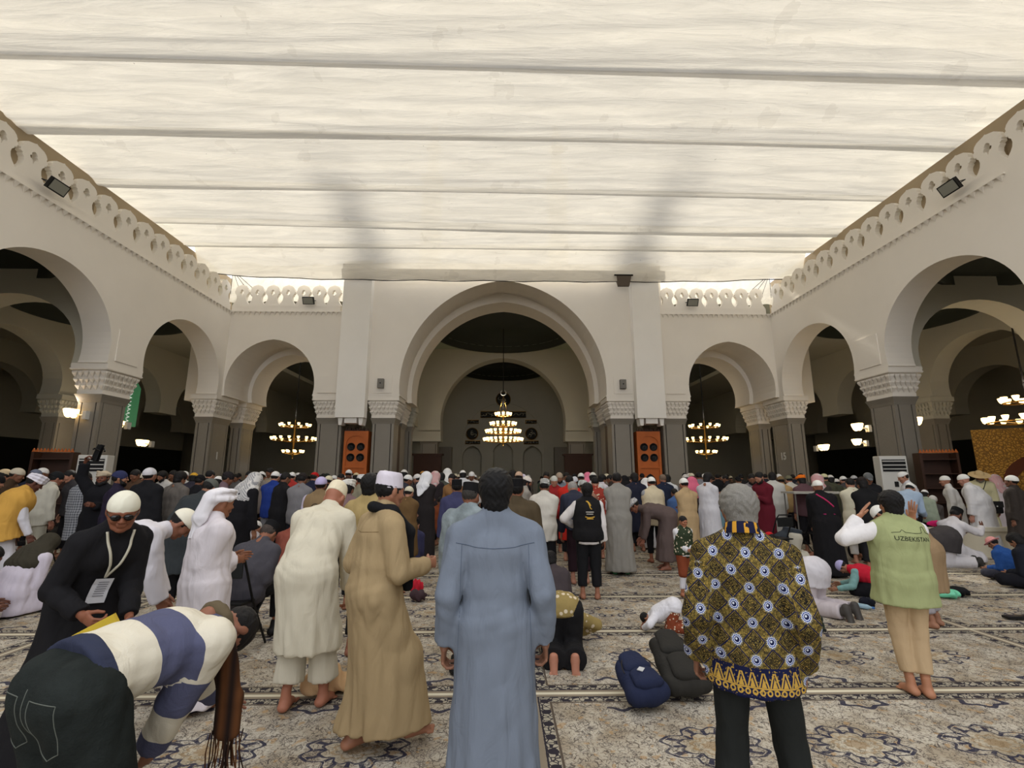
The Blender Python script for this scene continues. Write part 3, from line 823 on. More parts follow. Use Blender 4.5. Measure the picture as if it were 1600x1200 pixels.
def crenellation(name, ps, axis, d, pitch):
    r = MB().box(*(((min(ps)-pitch/2,d,8.65),(max(ps)+pitch/2,d+.24,8.98)) if axis=='x' else ((min(d,d),min(ps)-pitch/2,8.65),(d+.24,max(ps)+pitch/2,8.98)))).obj(name, M_WALL); r['kind']='structure'
    me = merlon_mesh(pitch)
    for p in ps:
        o = link('merlon', me, None, r, (p,d+.12,8.96) if axis=='x' else (d+.12,p,8.96), (0,0,0 if axis=='x' else PI/2))
crenellation('parapet_back_left',[-11.51+.672*i for i in range(7)],'x',YB,.672)
crenellation('parapet_back_right',[7.3+.672*i for i in range(7)],'x',YB,.672)
crenellation('parapet_left',[9.44+.775*i for i in range(14)],'y',-XW-.24,.775)
crenellation('parapet_right',[9.44+.775*i for i in range(14)],'y',XW,.775)
# ---- the canopy rails behind the crenellation: tan sheeted beams
M_TAN = plain('tan_sheet_metal', (168,150,122), .7, var=.06, vscale=1.5)
for sgn,nm in ((-1,'left'),(1,'right')):
    x = sgn*13.15
    r = MB().box((min(x,x+sgn*.25),-6,10.42),(max(x,x+sgn*.25),22.2,11.02)).obj('canopy_rail_beam', M_TAN); r['kind']='structure'
    for k in range(9):
        y=-5+3.2*k; MB().box((min(x,x+sgn*.2),y,8.65),(max(x,x+sgn*.2),y+.2,10.42)).obj('rail_post', M_TAN, r)
    for k in range(8): MB().box((min(x+sgn*.2,x+sgn*.25),5+2.2*k,9.55),(max(x+sgn*.2,x+sgn*.25),5+2.2*k+2.12,10.43)).obj('rail_panel', M_TAN, r)
    MB().box((min(x-sgn*.03,x),-6,10.40),(max(x-sgn*.03,x),22.2,10.44)).obj('rail_lip', M_GROOVE, r)
    # the roof edge behind the parapet
    MB().box((min(sgn*14.5,sgn*14.7),-6,8.65),(max(sgn*14.5,sgn*14.7),22,10.3)).obj('wall_roof_curb_'+nm, M_WALL)['kind']='structure'
# ---- roof slabs over the halls, outer walls
M_ROOF = plain('roof_concrete', (150,140,124), .9)
rm = [((-34,YB+3.4,11.0),(34,48,11.3)),((-34,-14,8.35),(-XW-.8,YB+3.5,8.62)),((XW+.8,-14,8.35),(34,YB+3.5,8.62))]
xs_ = XW+.85; xm = (xs_+18.3)/2
rh = [[(0,28.2,4.1),(0,38,3.3)],[(-xm,11.9,2.65),(-xm,17.9,2.65)],[(xm,11.9,2.65),(xm,17.9,2.65)]]
for (a,b),hs in zip(rm,rh):
    MB().prism([(a[0],a[1]),(b[0],a[1]),(b[0],b[1]),(a[0],b[1])],'z',a[2],b[2],[[(cx+r*1.02*math.cos(2*PI*k/40),cy+r*1.02*math.sin(2*PI*k/40)) for k in range(40)] for cx,cy,r in hs]).obj('ceiling', M_IN)['kind']='structure'
MB().box((-7,YB+1.3,10.9),(7,YB+3.4,11.1)).obj('ceiling', M_ROOF)['kind']='structure'
for s_ in (-1,1): MB().box((s_*7,YB+.24,8.45),(s_*(XW+2.4),YB+2.1,8.62)).obj('ceiling', M_ROOF)['kind']='structure'
for nm,a,b in (('wall_far_left',(-34,-14,0),(-33.7,48,11)),('wall_far_right',(33.7,-14,0),(34,48,11)),('wall_far_back',(-34,47.7,0),(34,48,11)),('wall_near_left',(-34,-14,0),(-XW,-13.7,8.6)),('wall_near_right',(XW,-14,0),(34,-13.7,8.6))):
    MB().box(a,b).obj(nm, M_IN)['kind']='structure'
# ---- halls behind the side arches: bays with inner arches, dark stone dado, shallow domes with a dark ring
def dome(cx,cy,r,z,ring=.35,mat=M_GREEN):
    rt = empty('dome',(cx,cy,z)); rt['kind']='structure'
    prof = [(r*math.cos(a),r*.75*math.sin(a)) for a in [PI/2*i/10 for i in range(11)]]
    MB().lathe(prof,40).obj('dome_shell', mat, rt, True)
    MB().lathe([(r*1.0,-ring*.1),(r*1.0,-ring),(r*1.06,-ring),(r*1.06,.02)],48).obj('dome_ring', M_DARK, rt, True)
    return rt
def ring_ceiling(x0,x1,y0,y1,cx,cy,r,z):
    """ceiling slab with a round hole under the dome"""
    pts=[(cx+r*math.cos(2*PI*k/40),cy+r*math.sin(2*PI*k/40)) for k in range(40)]
    o=MB().prism([(x0,y0),(x1,y0),(x1,y1),(x0,y1)],'z',z,z+.12,[pts]).obj('ceiling', M_GREEN); o['kind']='structure'
for sgn,nm in ((-1,'left'),(1,'right')):
    xi = XW+.85
    for j,(ya,yb) in enumerate(((9.0,14.8),(14.8,21.0))):
        x0,x1 = sorted((sgn*xi,sgn*18.3)); cy=(ya+yb)/2
        ring_ceiling(x0,x1,ya,yb,(x0+x1)/2,cy,2.65,8.15); dome((x0+x1)/2,cy,2.65,8.15)
    # inner arcade parallel to the court
    a0,a1=sorted((sgn*18.3,sgn*19.1))
    arch_wall('wall_inner_'+nm,'x',-4.6,47,8.4,[(2.6,5.2,7.6),(12.04,2.25,7.2),(17.59,2.15,7.2),(23.4,2.15,7.2),(29,2.2,7.2),(35,2.2,7.2)],a0,a1,M_IN,n=12)
    a2,a3=sorted((sgn*24.8,sgn*25.6))
    arch_wall('wall_inner_far_'+nm,'x',-4.6,47,8.4,[(2.6,5.2,7.6),(12.04,2.25,7.2),(17.59,2.15,7.2),(23.4,2.15,7.2),(29,2.2,7.2),(35,2.2,7.2)],a2,a3,M_IN,n=12)
    # cross arches
    b0,b1=sorted((sgn*(xi-.02),sgn*18.3))
    for k,y in enumerate((9.0,14.45,20.3)):
        c=(b0+b1)/2
        if y<20: arch_wall('wall_cross_'+nm,'y',b0,b1,8.4,[(c,2.3,7.3)],y,y+.8,M_IN,n=12)
    for y0,y1 in ((14.25,15.4),(19.75,21.2),(8.1,9.8)):
        for x0,x1 in ((a0,a1),(a2,a3)): pier(x0-.1,y0,x1+.1,y1,M_IN)
    # stone dado wall at the far side of the hall
    MB().box((min(sgn*29,sgn*29.3),-13,0),(max(sgn*29,sgn*29.3),44,3.9)).obj('wall_dado_'+nm, plain('dark_green_stone',(40,42,36),.6))['kind']='structure'
    MB().box((min(sgn*29,sgn*29.3),-13,3.9),(max(sgn*29,sgn*29.3),44,8.4)).obj('wall_upper_'+nm, M_IN)['kind']='structure'
for s_ in (-1,1): MB().box((min(s_*14.3,s_*34),23.45,8.36),(max(s_*14.3,s_*34),47.7,8.62)).obj('ceiling', M_IN)['kind']='structure'
# ---- the prayer hall behind the centre: two bays and the niche wall
arch_wall('wall_hall_arch','y',-7.2,7.2,11.0,[(0,4.35,9.9)],33.0,34.2,M_IN,z0=4.0,n=20)
for s_ in (-1,1):
    arch_wall('wall_hall_side','x',23.4,33.0,11.0,[(28.2,3.6,8.6)],min(s_*5.9,s_*7.1),max(s_*5.9,s_*7.1),M_IN,n=14)
    x0,x1=sorted((s_*4.35,s_*5.9)); pier(x0,33.0,x1,34.2,M_IN); pier(x0+(.3 if s_<0 else -.0),23.5,x1+(0 if s_<0 else -.0),24.3,M_IN)
    MB().box((min(s_*5.7,s_*6.1),34.2,0),(max(s_*5.7,s_*6.1),42,11)).obj('wall_hall_niche_side', M_IN)['kind']='structure'
    MB().box((min(s_*4.4,s_*5.7),41.0,0),(max(s_*4.4,s_*5.7),41.9,4.1)).obj('wall_hall_dado', M_GRAN)['kind']='structure'
ring_ceiling(-6.0,6.0,23.4,33.0,0,28.2,4.1,10.55); dome(0,28.2,4.1,10.6,.45)
ring_ceiling(-6.0,6.0,34.2,42.0,0,38,3.3,10.3); dome(0,38,3.3,10.35,.4)
m = MB()
niche = lambda c,w,s0,ap: arch_pts(c,w,s0,s0+.05,ap,8,zbot=0.0)
m.prism(wall_poly(-6,6,0,11,[niche(-2.7,.85,3.2,4.25),niche(0,.95,3.3,4.6),niche(2.55,.85,3.2,4.25)]),'y',42,42.5)
m.obj('wall_mihrab', M_IN)['kind']='structure'
MB().box((-6,43.0,0),(6,43.2,5)).obj('wall_mihrab_back', M_IN)['kind']='structure'
P=arch_pts(0,3.85,4.2,4.3,8.3,20,zbot=0); P2=arch_pts(0,3.6,4.2,4.3,8.05,20,zbot=0)
MB().prism(P+P2[::-1],'y',41.86,42).obj('trim_mihrab_arch', M_IN)['kind']='structure'
MB().box((-1.05,41.9,0),(-.88,42,5.2)).box((.88,41.9,0),(1.05,42,5.2)).box((-1.05,41.9,5.2),(1.05,42,5.35)).obj('trim_mihrab_frame', M_IN)['kind']='structure'
# calligraphy panels: dark ground with pale strokes
def calligraphy(name,label,x,z,w,h,round_=False,y=41.9,seed=1,axis='y',cx=None):
    r = empty(name,(x,y,z)); tag(r,label,'plaque')
    mb = MB(); n=28
    if round_: mb.prism([(w/2*math.cos(2*PI*k/n),w/2*math.sin(2*PI*k/n)) for k in range(n)],'y',-.05,.05)
    else: mb.box((-w/2,-.05,-h/2),(w/2,.05,h/2))
    mb.obj('board', plain('dark_board',(34,34,28),.6), r)
    rn = random.Random(seed); st = MB()
    f = MB()
    if round_: f.tube([(w/2*math.cos(2*PI*k/n),-.06,w/2*math.sin(2*PI*k/n)) for k in range(n+1)],.04,5)
    else: f.tube([(-w/2,-.05,-h/2),(w/2,-.05,-h/2),(w/2,-.05,h/2),(-w/2,-.05,h/2),(-w/2,-.05,-h/2)],.025,5)
    f.obj('frame', M_BRASS, r)
    k = 7 if round_ else int(w*4)
    for i in range(k):
        if round_: a=rn.uniform(0,6.28); q=rn.uniform(0,w*.28); px_,pz=q*math.cos(a),q*math.sin(a); sz=w*.16
        else: px_=-w/2+w*(i+.5)/k; pz=rn.uniform(-.1,.1)*h; sz=h*.3
        a0=rn.uniform(0,6); st.tube([(px_+sz*math.cos(a0+t*.7),-.065,pz+sz*.8*math.sin(a0+t*.7)*(1-.1*t)) for t in range(6)],[.012*sz/.2+.008]*6,5)
    st.obj('script', plain('pale_script',(206,200,178),.6), r)['kind']='stuff'
    return r
calligraphy('calligraphy_band','long dark calligraphy band high on the mihrab wall behind the central chandelier',0,7.0,4.0,.55,seed=3)
calligraphy('calligraphy_medallion','round dark calligraphy medallion on the mihrab wall left of the chandelier',-2.7,5.3,1.0,1,True,seed=4)
calligraphy('calligraphy_medallion','round dark calligraphy medallion on the mihrab wall right of the chandelier',2.47,5.3,1.0,1,True,seed=5)
calligraphy('calligraphy_medallion','large round dark medallion high on the mihrab wall above the chandelier',0,8.45-.1,1.25,1,True,seed=6)
for s_,w_ in ((-2.65,'left'),(2.45,'right')):
    calligraphy('wall_plaque','small dark calligraphy panel above the %s round medallion on the mihrab wall'%w_,s_,6.35,1.0,.3,seed=7)
    calligraphy('wall_plaque','small dark calligraphy panel above the %s niche of the mihrab wall'%w_,s_,4.55,1.3,.28,seed=8)
# medallion on a pendentive in the right hall
o = calligraphy('calligraphy_medallion','round dark calligraphy medallion in the hall behind the near right arch',18.25,7.45,1.1,1,True,y=9.9,seed=9); o.location=(18.25,10.35,7.55); o.rotation_euler=(0,0,-PI/2)

# ------------------------------------------------------------ the fabric canopy, sagging between cross cables
def canvas(name, rgb, trans=.185, see=.045, vdir='x'):
    t = NT(name, .9, .05); nt = t.nt; c = lin(rgb); co = t.coord('Object')
    w = t.mapping(co, (.22,2.6,1)) if vdir=='x' else t.mapping(co,(1.5,1.5,1.5))
    n = t.noise(w, 2.2, 5, .62, .6); sp = t.noise(co, 9, 2); dirt = t.noise(co, 1.1, 4)
    col = t.mix(((n-.35)*1.6).cl(), tuple(v*.72 for v in c), tuple(min(1,v*1.05) for v in c))
    col = t.mix(dirt.gt(.66)*.12, col, lin((150,138,118))); col = t.mix(sp.gt(.79)*.5, col, lin((90,80,68)))
    t.color(col); t.bump(n, .7, .10)
    tr = nt.nodes.new('ShaderNodeBsdfTranslucent'); nt.links.new(col, tr.inputs['Color'])
    bn = [x for x in nt.nodes if x.type=='BUMP'][0]; nt.links.new(bn.outputs[0], tr.inputs['Normal'])
    tp = nt.nodes.new('ShaderNodeBsdfTransparent')
    m1 = nt.nodes.new('ShaderNodeMixShader'); m1.inputs[0].default_value = trans
    m2 = nt.nodes.new('ShaderNodeMixShader'); m2.inputs[0].default_value = see
    nt.links.new(t.b.outputs[0], m1.inputs[1]); nt.links.new(tr.outputs[0], m1.inputs[2])
    nt.links.new(m1.outputs[0], m2.inputs[1]); nt.links.new(tp.outputs[0], m2.inputs[2]); nt.links.new(m2.outputs[0], t.out.inputs['Surface'])
    return t.mat
M_CANVAS = canvas('canopy_canvas', (246,240,226)); M_CANVAS2 = canvas('canopy_canvas_new', (250,250,250))
canopy = empty('fabric_canopy', (0,0,11)); tag(canopy,'great sagging cream fabric canopy stretched over the whole courtyard','canopy')
def sheet(name, f, nu, nv, mat, parent, thick=0):
    V = np.array([f(i/nu,j/nv) for j in range(nv+1) for i in range(nu+1)])
    F = [(j*(nu+1)+i,j*(nu+1)+i+1,(j+1)*(nu+1)+i+1,(j+1)*(nu+1)+i) for j in range(nv) for i in range(nu)]
    return link(name, mesh_np(name, V, F, True), mat, parent)
# (Y at the left end, Y at the right end, height) of the cross cables
cab = [(2.7,2.9,11.75),(5.25,5.4,11.75),(7.7,8.0,11.75),(10.1,10.5,11.75),(12.5,13.0,11.75),(15.1,15.7,11.75),(17.55,17.95,11.7),(18.95,18.95,11.35)]
rr = random.Random(5)
for i in range(len(cab)-1):
    (a0,a1,az),(b0,b1,bz) = cab[i],cab[i+1]; sag = .74 if i < len(cab)-2 else .48
    ph = [rr.uniform(0,6.3) for _ in range(6)]; tear = rr.uniform(-.06,.06)
    def f(u,v,a0=a0,a1=a1,az=az,b0=b0,b1=b1,bz=bz,sag=sag,ph=ph,tear=tear):
        x = -16+32*u; ya = a0+(a1-a0)*u; yb = b0+(b1-b0)*u
        s_ = sag*(1+.10*math.sin(u*5+ph[0])+tear*math.cos(u*2*PI))
        w_ = v**1.45; z = az+(bz-az)*v-s_*4*w_*(1-w_)
        z += .028*math.sin(v*24+u*7+2*math.sin(u*6+ph[1])+ph[2])*math.sin(PI*v)+.016*math.sin(v*47+u*13*math.sin(ph[3])+3*math.sin(u*9+ph[4]))*math.sin(PI*v)
        return (x, ya+(yb-ya)*v, z-11)
    o = sheet('fabric_panel', f, 110, 56, M_CANVAS, canopy)
    MB().tube([(-16,b0,bz-11+.02),(0,(b0+b1)/2,bz-11-.02),(16,b1,bz-11+.02)],.022,6).obj('cable', M_GROOVE, canopy)
# sewn-in whiter patch seam on the second panel and its curved strap
def strap(u): 
    return (-5.2-1.0*(1-u)**1.5*1.4+.25, 10.55+2.1*u, 11.60-.74*4*(.15+.7*u)*(.85-.7*u)-.05-11)
# the last panel drops steeply in front of the back wall
def val(u,v):
    x=-13.12+26.24*u; e = (2*u-1)**2
    return (x,18.95+.52*v,11.35-(1.36-.28*e*e)*v-.06*math.sin(v*9)+.025*math.sin(x*5)*v-11)
sheet('valance', val, 120, 16, M_CANVAS, canopy)
MB().tube([(val(k/30,1)[0],val(k/30,1)[1],val(k/30,1)[2]-.01) for k in range(31)],.02,5).obj('edge_rope', M_GROOVE, canopy)
for s_,nm in ((-1,'left'),(1,'right')):
    r = empty('fabric_screen',(s_*10.1,21.55,9)); tag(r,'creased cream fabric screen behind the %s back crenellation'%nm,'fabric screen')
    def g(u,v,s_=s_):
        x=-2.8+5.6*u; w=.10*math.sin(x*3+v*4+2*math.sin(x*1.3))+.04*math.sin(x*9+v*7)
        return (x,-.1+w,2.65-2.0*v-.18*math.sin(PI*u)*(1-v)+.05*math.sin(x*6))
    sheet('screen_cloth', g, 60, 18, M_CANVAS, r)
    MB().tube([(g(k/20,0)[0],g(k/20,0)[1],g(k/20,0)[2]) for k in range(21)],.02,5).obj('edge_rope', M_GROOVE, r)
    for k in range(4): MB().tube([(s_*2.7,-.2,2.2),(s_*(2.5-k*.5),-.5,.9-.05*k)],.012,4).obj('guy_rope', M_GROOVE, r)
# minarets beyond the hall, faintly seen through the canopy
for x,nm in ((-6.6,'left'),(4.9,'right')):
    r = empty('minaret',(x,40,11.3)); tag(r,'minaret on the hall roof, a faint shadow on the canopy at the %s'%nm,'minaret')
    MB().box((-.8,-.8,0),(.8,.8,17)).box((-.95,-.95,17),(.95,.95,17.4)).obj('shaft', M_WALL, r)
    MB().lathe([(.5,17.4),(.5,20.4),(.7,20.5),(.7,20.8),(.38,20.8),(.38,22),(.45,22.1),(.3,22.8),(0,23.6)],8).obj('upper_stage', M_WALL, r)

# ------------------------------------------------------------ lamps
def lamp_meshes():
    c = MB().lathe([(.02,-.03),(.05,0),(.075,.07),(.085,.12),(.07,.13)],10).mesh('lamp', M_LAMP, True)
    return c
ME_LAMP = lamp_meshes()
def chandelier(loc, ztop, tiers, label, s=1.0, crescent=False, e=1.0):
    r = empty('chandelier', loc); tag(r,label,'chandelier')
    MB().tube([(0,0,tiers[0][0]+.3),(0,0,ztop-loc[2])],.025,6).obj('rod', M_GROOVE, r)
    b = MB().lathe([(.015,tiers[-1][0]-.32),(.05,tiers[-1][0]-.15),(.03,tiers[-1][0]),(.06,(tiers[0][0]+tiers[-1][0])/2),(.03,tiers[0][0]),(.02,tiers[0][0]+.4)],12); b.obj('stem', M_BRASS, r, True)
    for z,rad,n in tiers:
        k=max(18,n)
        MB().tube([(rad*.97*math.cos(2*PI*i/k),rad*.97*math.sin(2*PI*i/k),z-.05) for i in range(k+1)],.022,5,False).obj('ring', M_BRASS, r, True)
        a = MB()
        for i in range(6): a.tube([(0,0,z-.12),(rad*.97*math.cos(PI*i/3),rad*.97*math.sin(PI*i/3),z-.05)],.014,4)
        a.obj('ring_arms', M_BRASS, r)
        for i in range(n):
            t=2*PI*(i+.5)/n; link('lamp', ME_LAMP, None, r, (rad*math.cos(t),rad*math.sin(t),z), None, (s*.95,)*3)
    if crescent:
        MB().tube([(.16*math.cos(t),0,tiers[0][0]+1.35+.16*math.sin(t)) for t in [PI*.62+ (2*PI*.87)*i/14 for i in range(15)]],[.01+.03*math.sin(PI*i/14) for i in range(15)],6).obj('crescent', M_WHITE, r)
        for i in range(4): MB().tube([(0,0,tiers[0][0]+1.2),(.25*math.cos(PI*i/2),.25*math.sin(PI*i/2),tiers[0][0]+.1)],.01,4).obj('chain', M_BRASS, r)
    L = bpy.data.objects.new('chandelier_light', bpy.data.lights.new('chandelier_light','POINT')); COL.objects.link(L); L.parent=r
    L.location=(0,0,tiers[-1][0]-.75); L.data.energy=26*e; L.data.color=(1,.95,.86); L.data.shadow_soft_size=.12
    L2 = bpy.data.objects.new('chandelier_light', bpy.data.lights.new('chandelier_light','POINT')); COL.objects.link(L2); L2.parent=r
    L2.location=(0,0,tiers[0][0]+.6); L2.data.energy=60*e; L2.data.color=(1,.95,.86); L2.data.shadow_soft_size=.12
    return r
chandelier((-.0,28.2,3.6),14.0,[(1.62,.45,10),(1.05,.74,14),(.60,1.0,20),(.12,1.12,24)],'great four-tier lit chandelier hanging in the central arch',1.1,True)
chandelier((-10.75,24.8,2.8),8.6,[(1.40,.72,10),(.70,1.06,16),(.05,.48,9)],'three-tier lit chandelier hanging in the left back arch',.9,False,.3)
chandelier((10.55,24.8,2.8),8.6,[(1.40,.72,10),(.70,1.06,16),(.05,.48,9)],'three-tier lit chandelier hanging in the right back arch',.9,False,.3)
chandelier((17.3,15.25,3.35),8.1,[(.75,.6,10),(0.1,1.1,16)],'lit chandelier at the right edge of the photo, beside the golden panel',1.2,False,.3)
def sconce(x,y,z,dx,label,n=3,s=1.6):
    r = empty('wall_lamp',(x,y,z)); tag(r,label,'wall lamp')
    MB().box((-.05,-.09,-.12),(.05,.09,.12)).tube([(0,0,0),(dx*.28,0,.02)],.03,6).obj('bracket', M_WHITE, r)
    for k in range(n):
        a=(k-(n-1)/2)*.16
        link('lamp', ME_LAMP, M_SCONCE, r, (dx*.38+abs(a)*-.1,a,-.03), None, (s,)*3)
    L = bpy.data.objects.new('lamp_light', bpy.data.lights.new('lamp_light','POINT')); COL.objects.link(L); L.parent=r
    L.location=(dx*.5,0,.45); L.data.energy=16; L.data.color=(1,.92,.78); L.data.shadow_soft_size=.1
    return r
sconce(-12.35,14.28,3.42,-1,'lit wall lamp on the left side of the big near-left granite pier')
sconce(-12.9,16.6,3.35,-1,'lit wall lamp seen just right of the near-left granite pier, upper one')
sconce(-16.5,19.6,3.0,-1,'small lit wall lamp right of the near-left granite pier, lower one')
sconce(-14.6,20.2,2.95,-1,'lit wall lamp on the left of the granite pier numbered 1')
sconce(12.7,14.9,3.3,1,'lit wall lamp on the right side of the near-right granite pier')
sconce(12.9,16.6,3.3,-1,'small lit wall lamp just left of the near-right granite pier, upper one',2)
sconce(15.2,19.8,3.0,-1,'small lit wall lamp just left of the near-right granite pier, lower one',2)
sconce(13.9,21.1,2.85,1,'lit wall lamp on the right of the granite pier numbered 15')
sconce(18.2,13.6,3.4,-1,'lit wall lamp beside the golden panel at the right edge',2)
# floodlights on the crenellation, loudspeaker boxes
def floodlight(loc, rz, label):
    r = empty('floodlight', loc, rz); tag(r,label,'floodlight')
    MB().box((-.24,-.06,-.16),(.24,.04,.16)).obj('housing', M_BLACK, r, rot=(.5,0,0)); MB().box((-.21,-.066,-.13),(.21,-.055,.13)).obj('glass', plain('floodlight_glass',(150,150,140),.25), r, rot=(.5,0,0))
    MB().tube([(-.26,0,0),(-.26,.16,.05),(.26,.16,.05),(.26,0,0)],.014,5).obj('bracket', M_BLACK, r)
    return r
floodlight((-11.55,11.35,9.0),PI/2,'black-framed floodlight on the left crenellation'); floodlight((11.55,10.95,9.0),-PI/2,'black-framed floodlight on the right crenellation')
floodlight((-8.45,19.75,9.12),0,'small floodlight on the left part of the back crenellation'); floodlight((8.3,19.75,9.15),0,'small floodlight on the right part of the back crenellation')
for x,w in ((-5.18,'left'),(5.10,'right')):
    r = empty('loudspeaker',(x,19.9,5.50)); tag(r,'small grey wall loudspeaker %s of the great central arch'%w,'loudspeaker')
    MB().box((-.13,-.11,-.2),(.13,.09,.2)).obj('box', M_GREY, r, bevel=.015); MB().lathe([(.03,0),(.03,.01)],10).obj('badge', M_BLACK, r, loc=(0,-.115,0), rot=(PI/2,0,0))
r = empty('junction_box',(5.2,19.5,10.0)); tag(r,'dark metal box hanging at the top right of the central wall under the canopy','metal box')
MB().frustum((-.3,-.15,-.22),(.35,.15,.22),.08,0).obj('box', plain('brown_metal',(96,84,72),.6), r); MB().box((-.4,-.16,.2),(.42,.16,.26)).obj('lid', M_GROOVE, r)
# wooden loudspeaker cabinets between the piers
def cabinet(x, label):
    r = empty('speaker_cabinet',(x,20.25,0)); tag(r,label,'cabinet')
    m = MB(); m.box((-.50,0,0),(.50,.5,3.52)).obj('body', M_WOOD, r)
    MB().box((-.50,-.05,0),(-.40,0,3.52)).box((.40,-.05,0),(.50,0,3.52)).box((-.4,-.05,1.98),(.4,0,2.06)).box((-.4,-.05,.9),(.4,0,.98)).obj('frame', M_WOOD, r)
    P=[(.4*math.cos(a),3.0+.32*math.sin(a)) for a in [PI*i/12 for i in range(13)]]
    MB().prism([(-.4,3.52),(.4,3.52)]+P,'y',-.05,0).obj('arched_header', M_WOOD, r)
    c = MB()
    for k in range(11):
        a=-.5+k/11; c.prism([(a,3.52),(a+1/11,3.52),(a+.5/11,3.66)],'y',0,.05)
    c.obj('zigzag_crest', M_WOODD, r)['kind']='stuff'
    for i in (-1,1):
        for j in (2.42,2.86):
            w = MB().lathe([(.165,0),(.165,.03),(.14,.035),(.14,.01),(.05,.0),(.0,.02)],20).obj('loudspeaker', M_BLACK, r, True, loc=(i*.2,-.0,j), rot=(PI/2,0,0))
    nic = arch_pts(0,.26,1.3,1.35,1.75,6,zbot=.98)
    MB().prism(nic,'y',-.02,.0).obj('niche', M_BLACK, r); MB().box((-.18,-.04,1.2),(.18,-.02,1.3)).box((-.18,-.04,1.4),(.18,-.02,1.5)).obj('grille', M_GREY, r)
    return r
cabinet(-6.17,'orange wooden cabinet with four round loudspeakers left of the central arch'); cabinet(6.17,'orange wooden cabinet with four round loudspeakers right of the central arch')
for s_,w in ((-1,'left'),(1,'right')):
    MB().box((min(s_*4.7,s_*5.3),YB+1.3,0),(max(s_*4.7,s_*5.3),YB+1.95,3.9)).obj('wood_screen', M_WOODD); o=bpy.context.view_layer
    tag(bpy.data.objects['wood_screen' if s_<0 else 'wood_screen.001'],'dark red wooden panel between the two %s piers of the central arch'%w,'wood panel')
    r = empty('wooden_cabinet',(s_*5.0,32.2,0)); tag(r,'dark wooden cabinet in the hall beyond the %s jamb of the central arch'%w,'cabinet')
    MB().box((-.9,-.3,0),(.9,.3,3.0)).obj('body', M_WOODD, r); MB().box((-1,-.35,3.0),(1,.35,3.12)).obj('cornice', M_WOODD, r)
# standing air conditioners beside the near piers
def aircon(x,y,rz,label):
    r = empty('air_conditioner',(x,y,0),rz); tag(r,label,'air conditioner')
    MB().box((-.34,-.2,0),(.34,.2,2.22)).obj('body', M_WHITE, r, bevel=.02)
    MB().box((-.29,-.215,1.78),(.29,-.195,2.12)).obj('outlet', M_BLACK, r)
    for k in range(3): MB().box((-.29,-.25,1.84+.11*k),(.29,-.215,1.865+.11*k)).obj('louvre', M_WHITE, r)
    MB().box((-.05,-.21,1.35),(.05,-.2,1.5)).obj('control_panel', M_BLACK, r)
    return r
aircon(-11.3,13.62,.25,'white standing air conditioner beside the near-left granite pier'); aircon(11.25,13.85,-.25,'white standing air conditioner beside the near-right granite pier')
def bookcase(x,y,rz,label,books=True):
    r = empty('bookcase',(x,y,0),rz); tag(r,label,'bookcase')
    MB().box((-.46,-.2,0),(-.40,.2,2.3)).box((.40,-.2,0),(.46,.2,2.3)).box((-.40,.16,0),(.40,.2,2.3)).obj('frame', M_WOODD, r)
    for k in range(6): MB().box((-.40,-.18,.1+.4*k),(.40,.16,.13+.4*k)).obj('shelf', M_WOODD, r)
    c=MB()
    for k in range(12):
        a=-.46+.92*k/12; c.prism([(a,2.3),(a+.92/12,2.3),(a+.46/12,2.40)],'y',-.2,-.16)
    c.obj('zigzag_crest', M_WOOD, r)['kind']='stuff'
bookcase(-12.35,13.55,.3,'dark wooden bookcase with a zigzag top left of the left air conditioner'); bookcase(12.35,13.55,-.3,'wooden bookcase with a zigzag top right of the right air conditioner')
# golden panel at the right edge
r = empty('golden_panel',(21.3,19.1,0)); r.rotation_euler=(0,0,-.75); tag(r,'ornate golden panel with a brown arch at the right edge of the photo','ornate panel')
t = NT('gold_relief', .4, .5); co=t.coord('Object'); nn=t.vor(co,9); t.color(t.mix(nn.lt(.1),lin((150,112,48)),lin((92,64,26)))); t.b.inputs['Metallic'].default_value=.7; t.bump(nn,.6,.03)
t.b.inputs['Emission Color'].default_value=(*lin((180,125,40)),1); t.b.inputs['Emission Strength'].default_value=.05  # faint glow put into the gold itself; the panel is no lamp
P=arch_pts(.1,1.0,1.2,1.3,2.5,10,zbot=0); P2=arch_pts(.1,.62,1.2,1.3,2.05,10,zbot=0)
MB().box((-1.6,0,0),(3.2,.2,3.6)).obj('relief', t.mat, r); MB().prism(P+P2[::-1],'y',-.06,0).obj('arch_band', plain('brown_arch',(112,58,34),.6), r)
# green lit sign hanging in the left hall
r = empty('hanging_sign',(-17.4,22.4,4.9)); r.rotation_euler=(0,0,.5); tag(r,'tall green hanging sign with white script in the hall behind the second left arch','sign')
P=[(-.28,-1.0),(.28,-1.0),(.28,.8),(.1,1.15),(-.28,1.0)]
MB().prism(P,'y',-.04,.04).obj('board', plain('green_sign',(66,120,84),.5,emit=(60,120,80),es=.35), r)
st=MB(); rn=random.Random(3)
for k in range(9): st.tube([(-.12+.02*rn.uniform(-3,3),-.05,-.8+.18*k),(.0,-.05,-.72+.18*k),(-.1,-.05,-.68+.18*k)],.02,4)
st.obj('script', plain('sign_script',(230,235,228),.5,emit=(230,235,228),es=.4), r)['kind']='stuff'

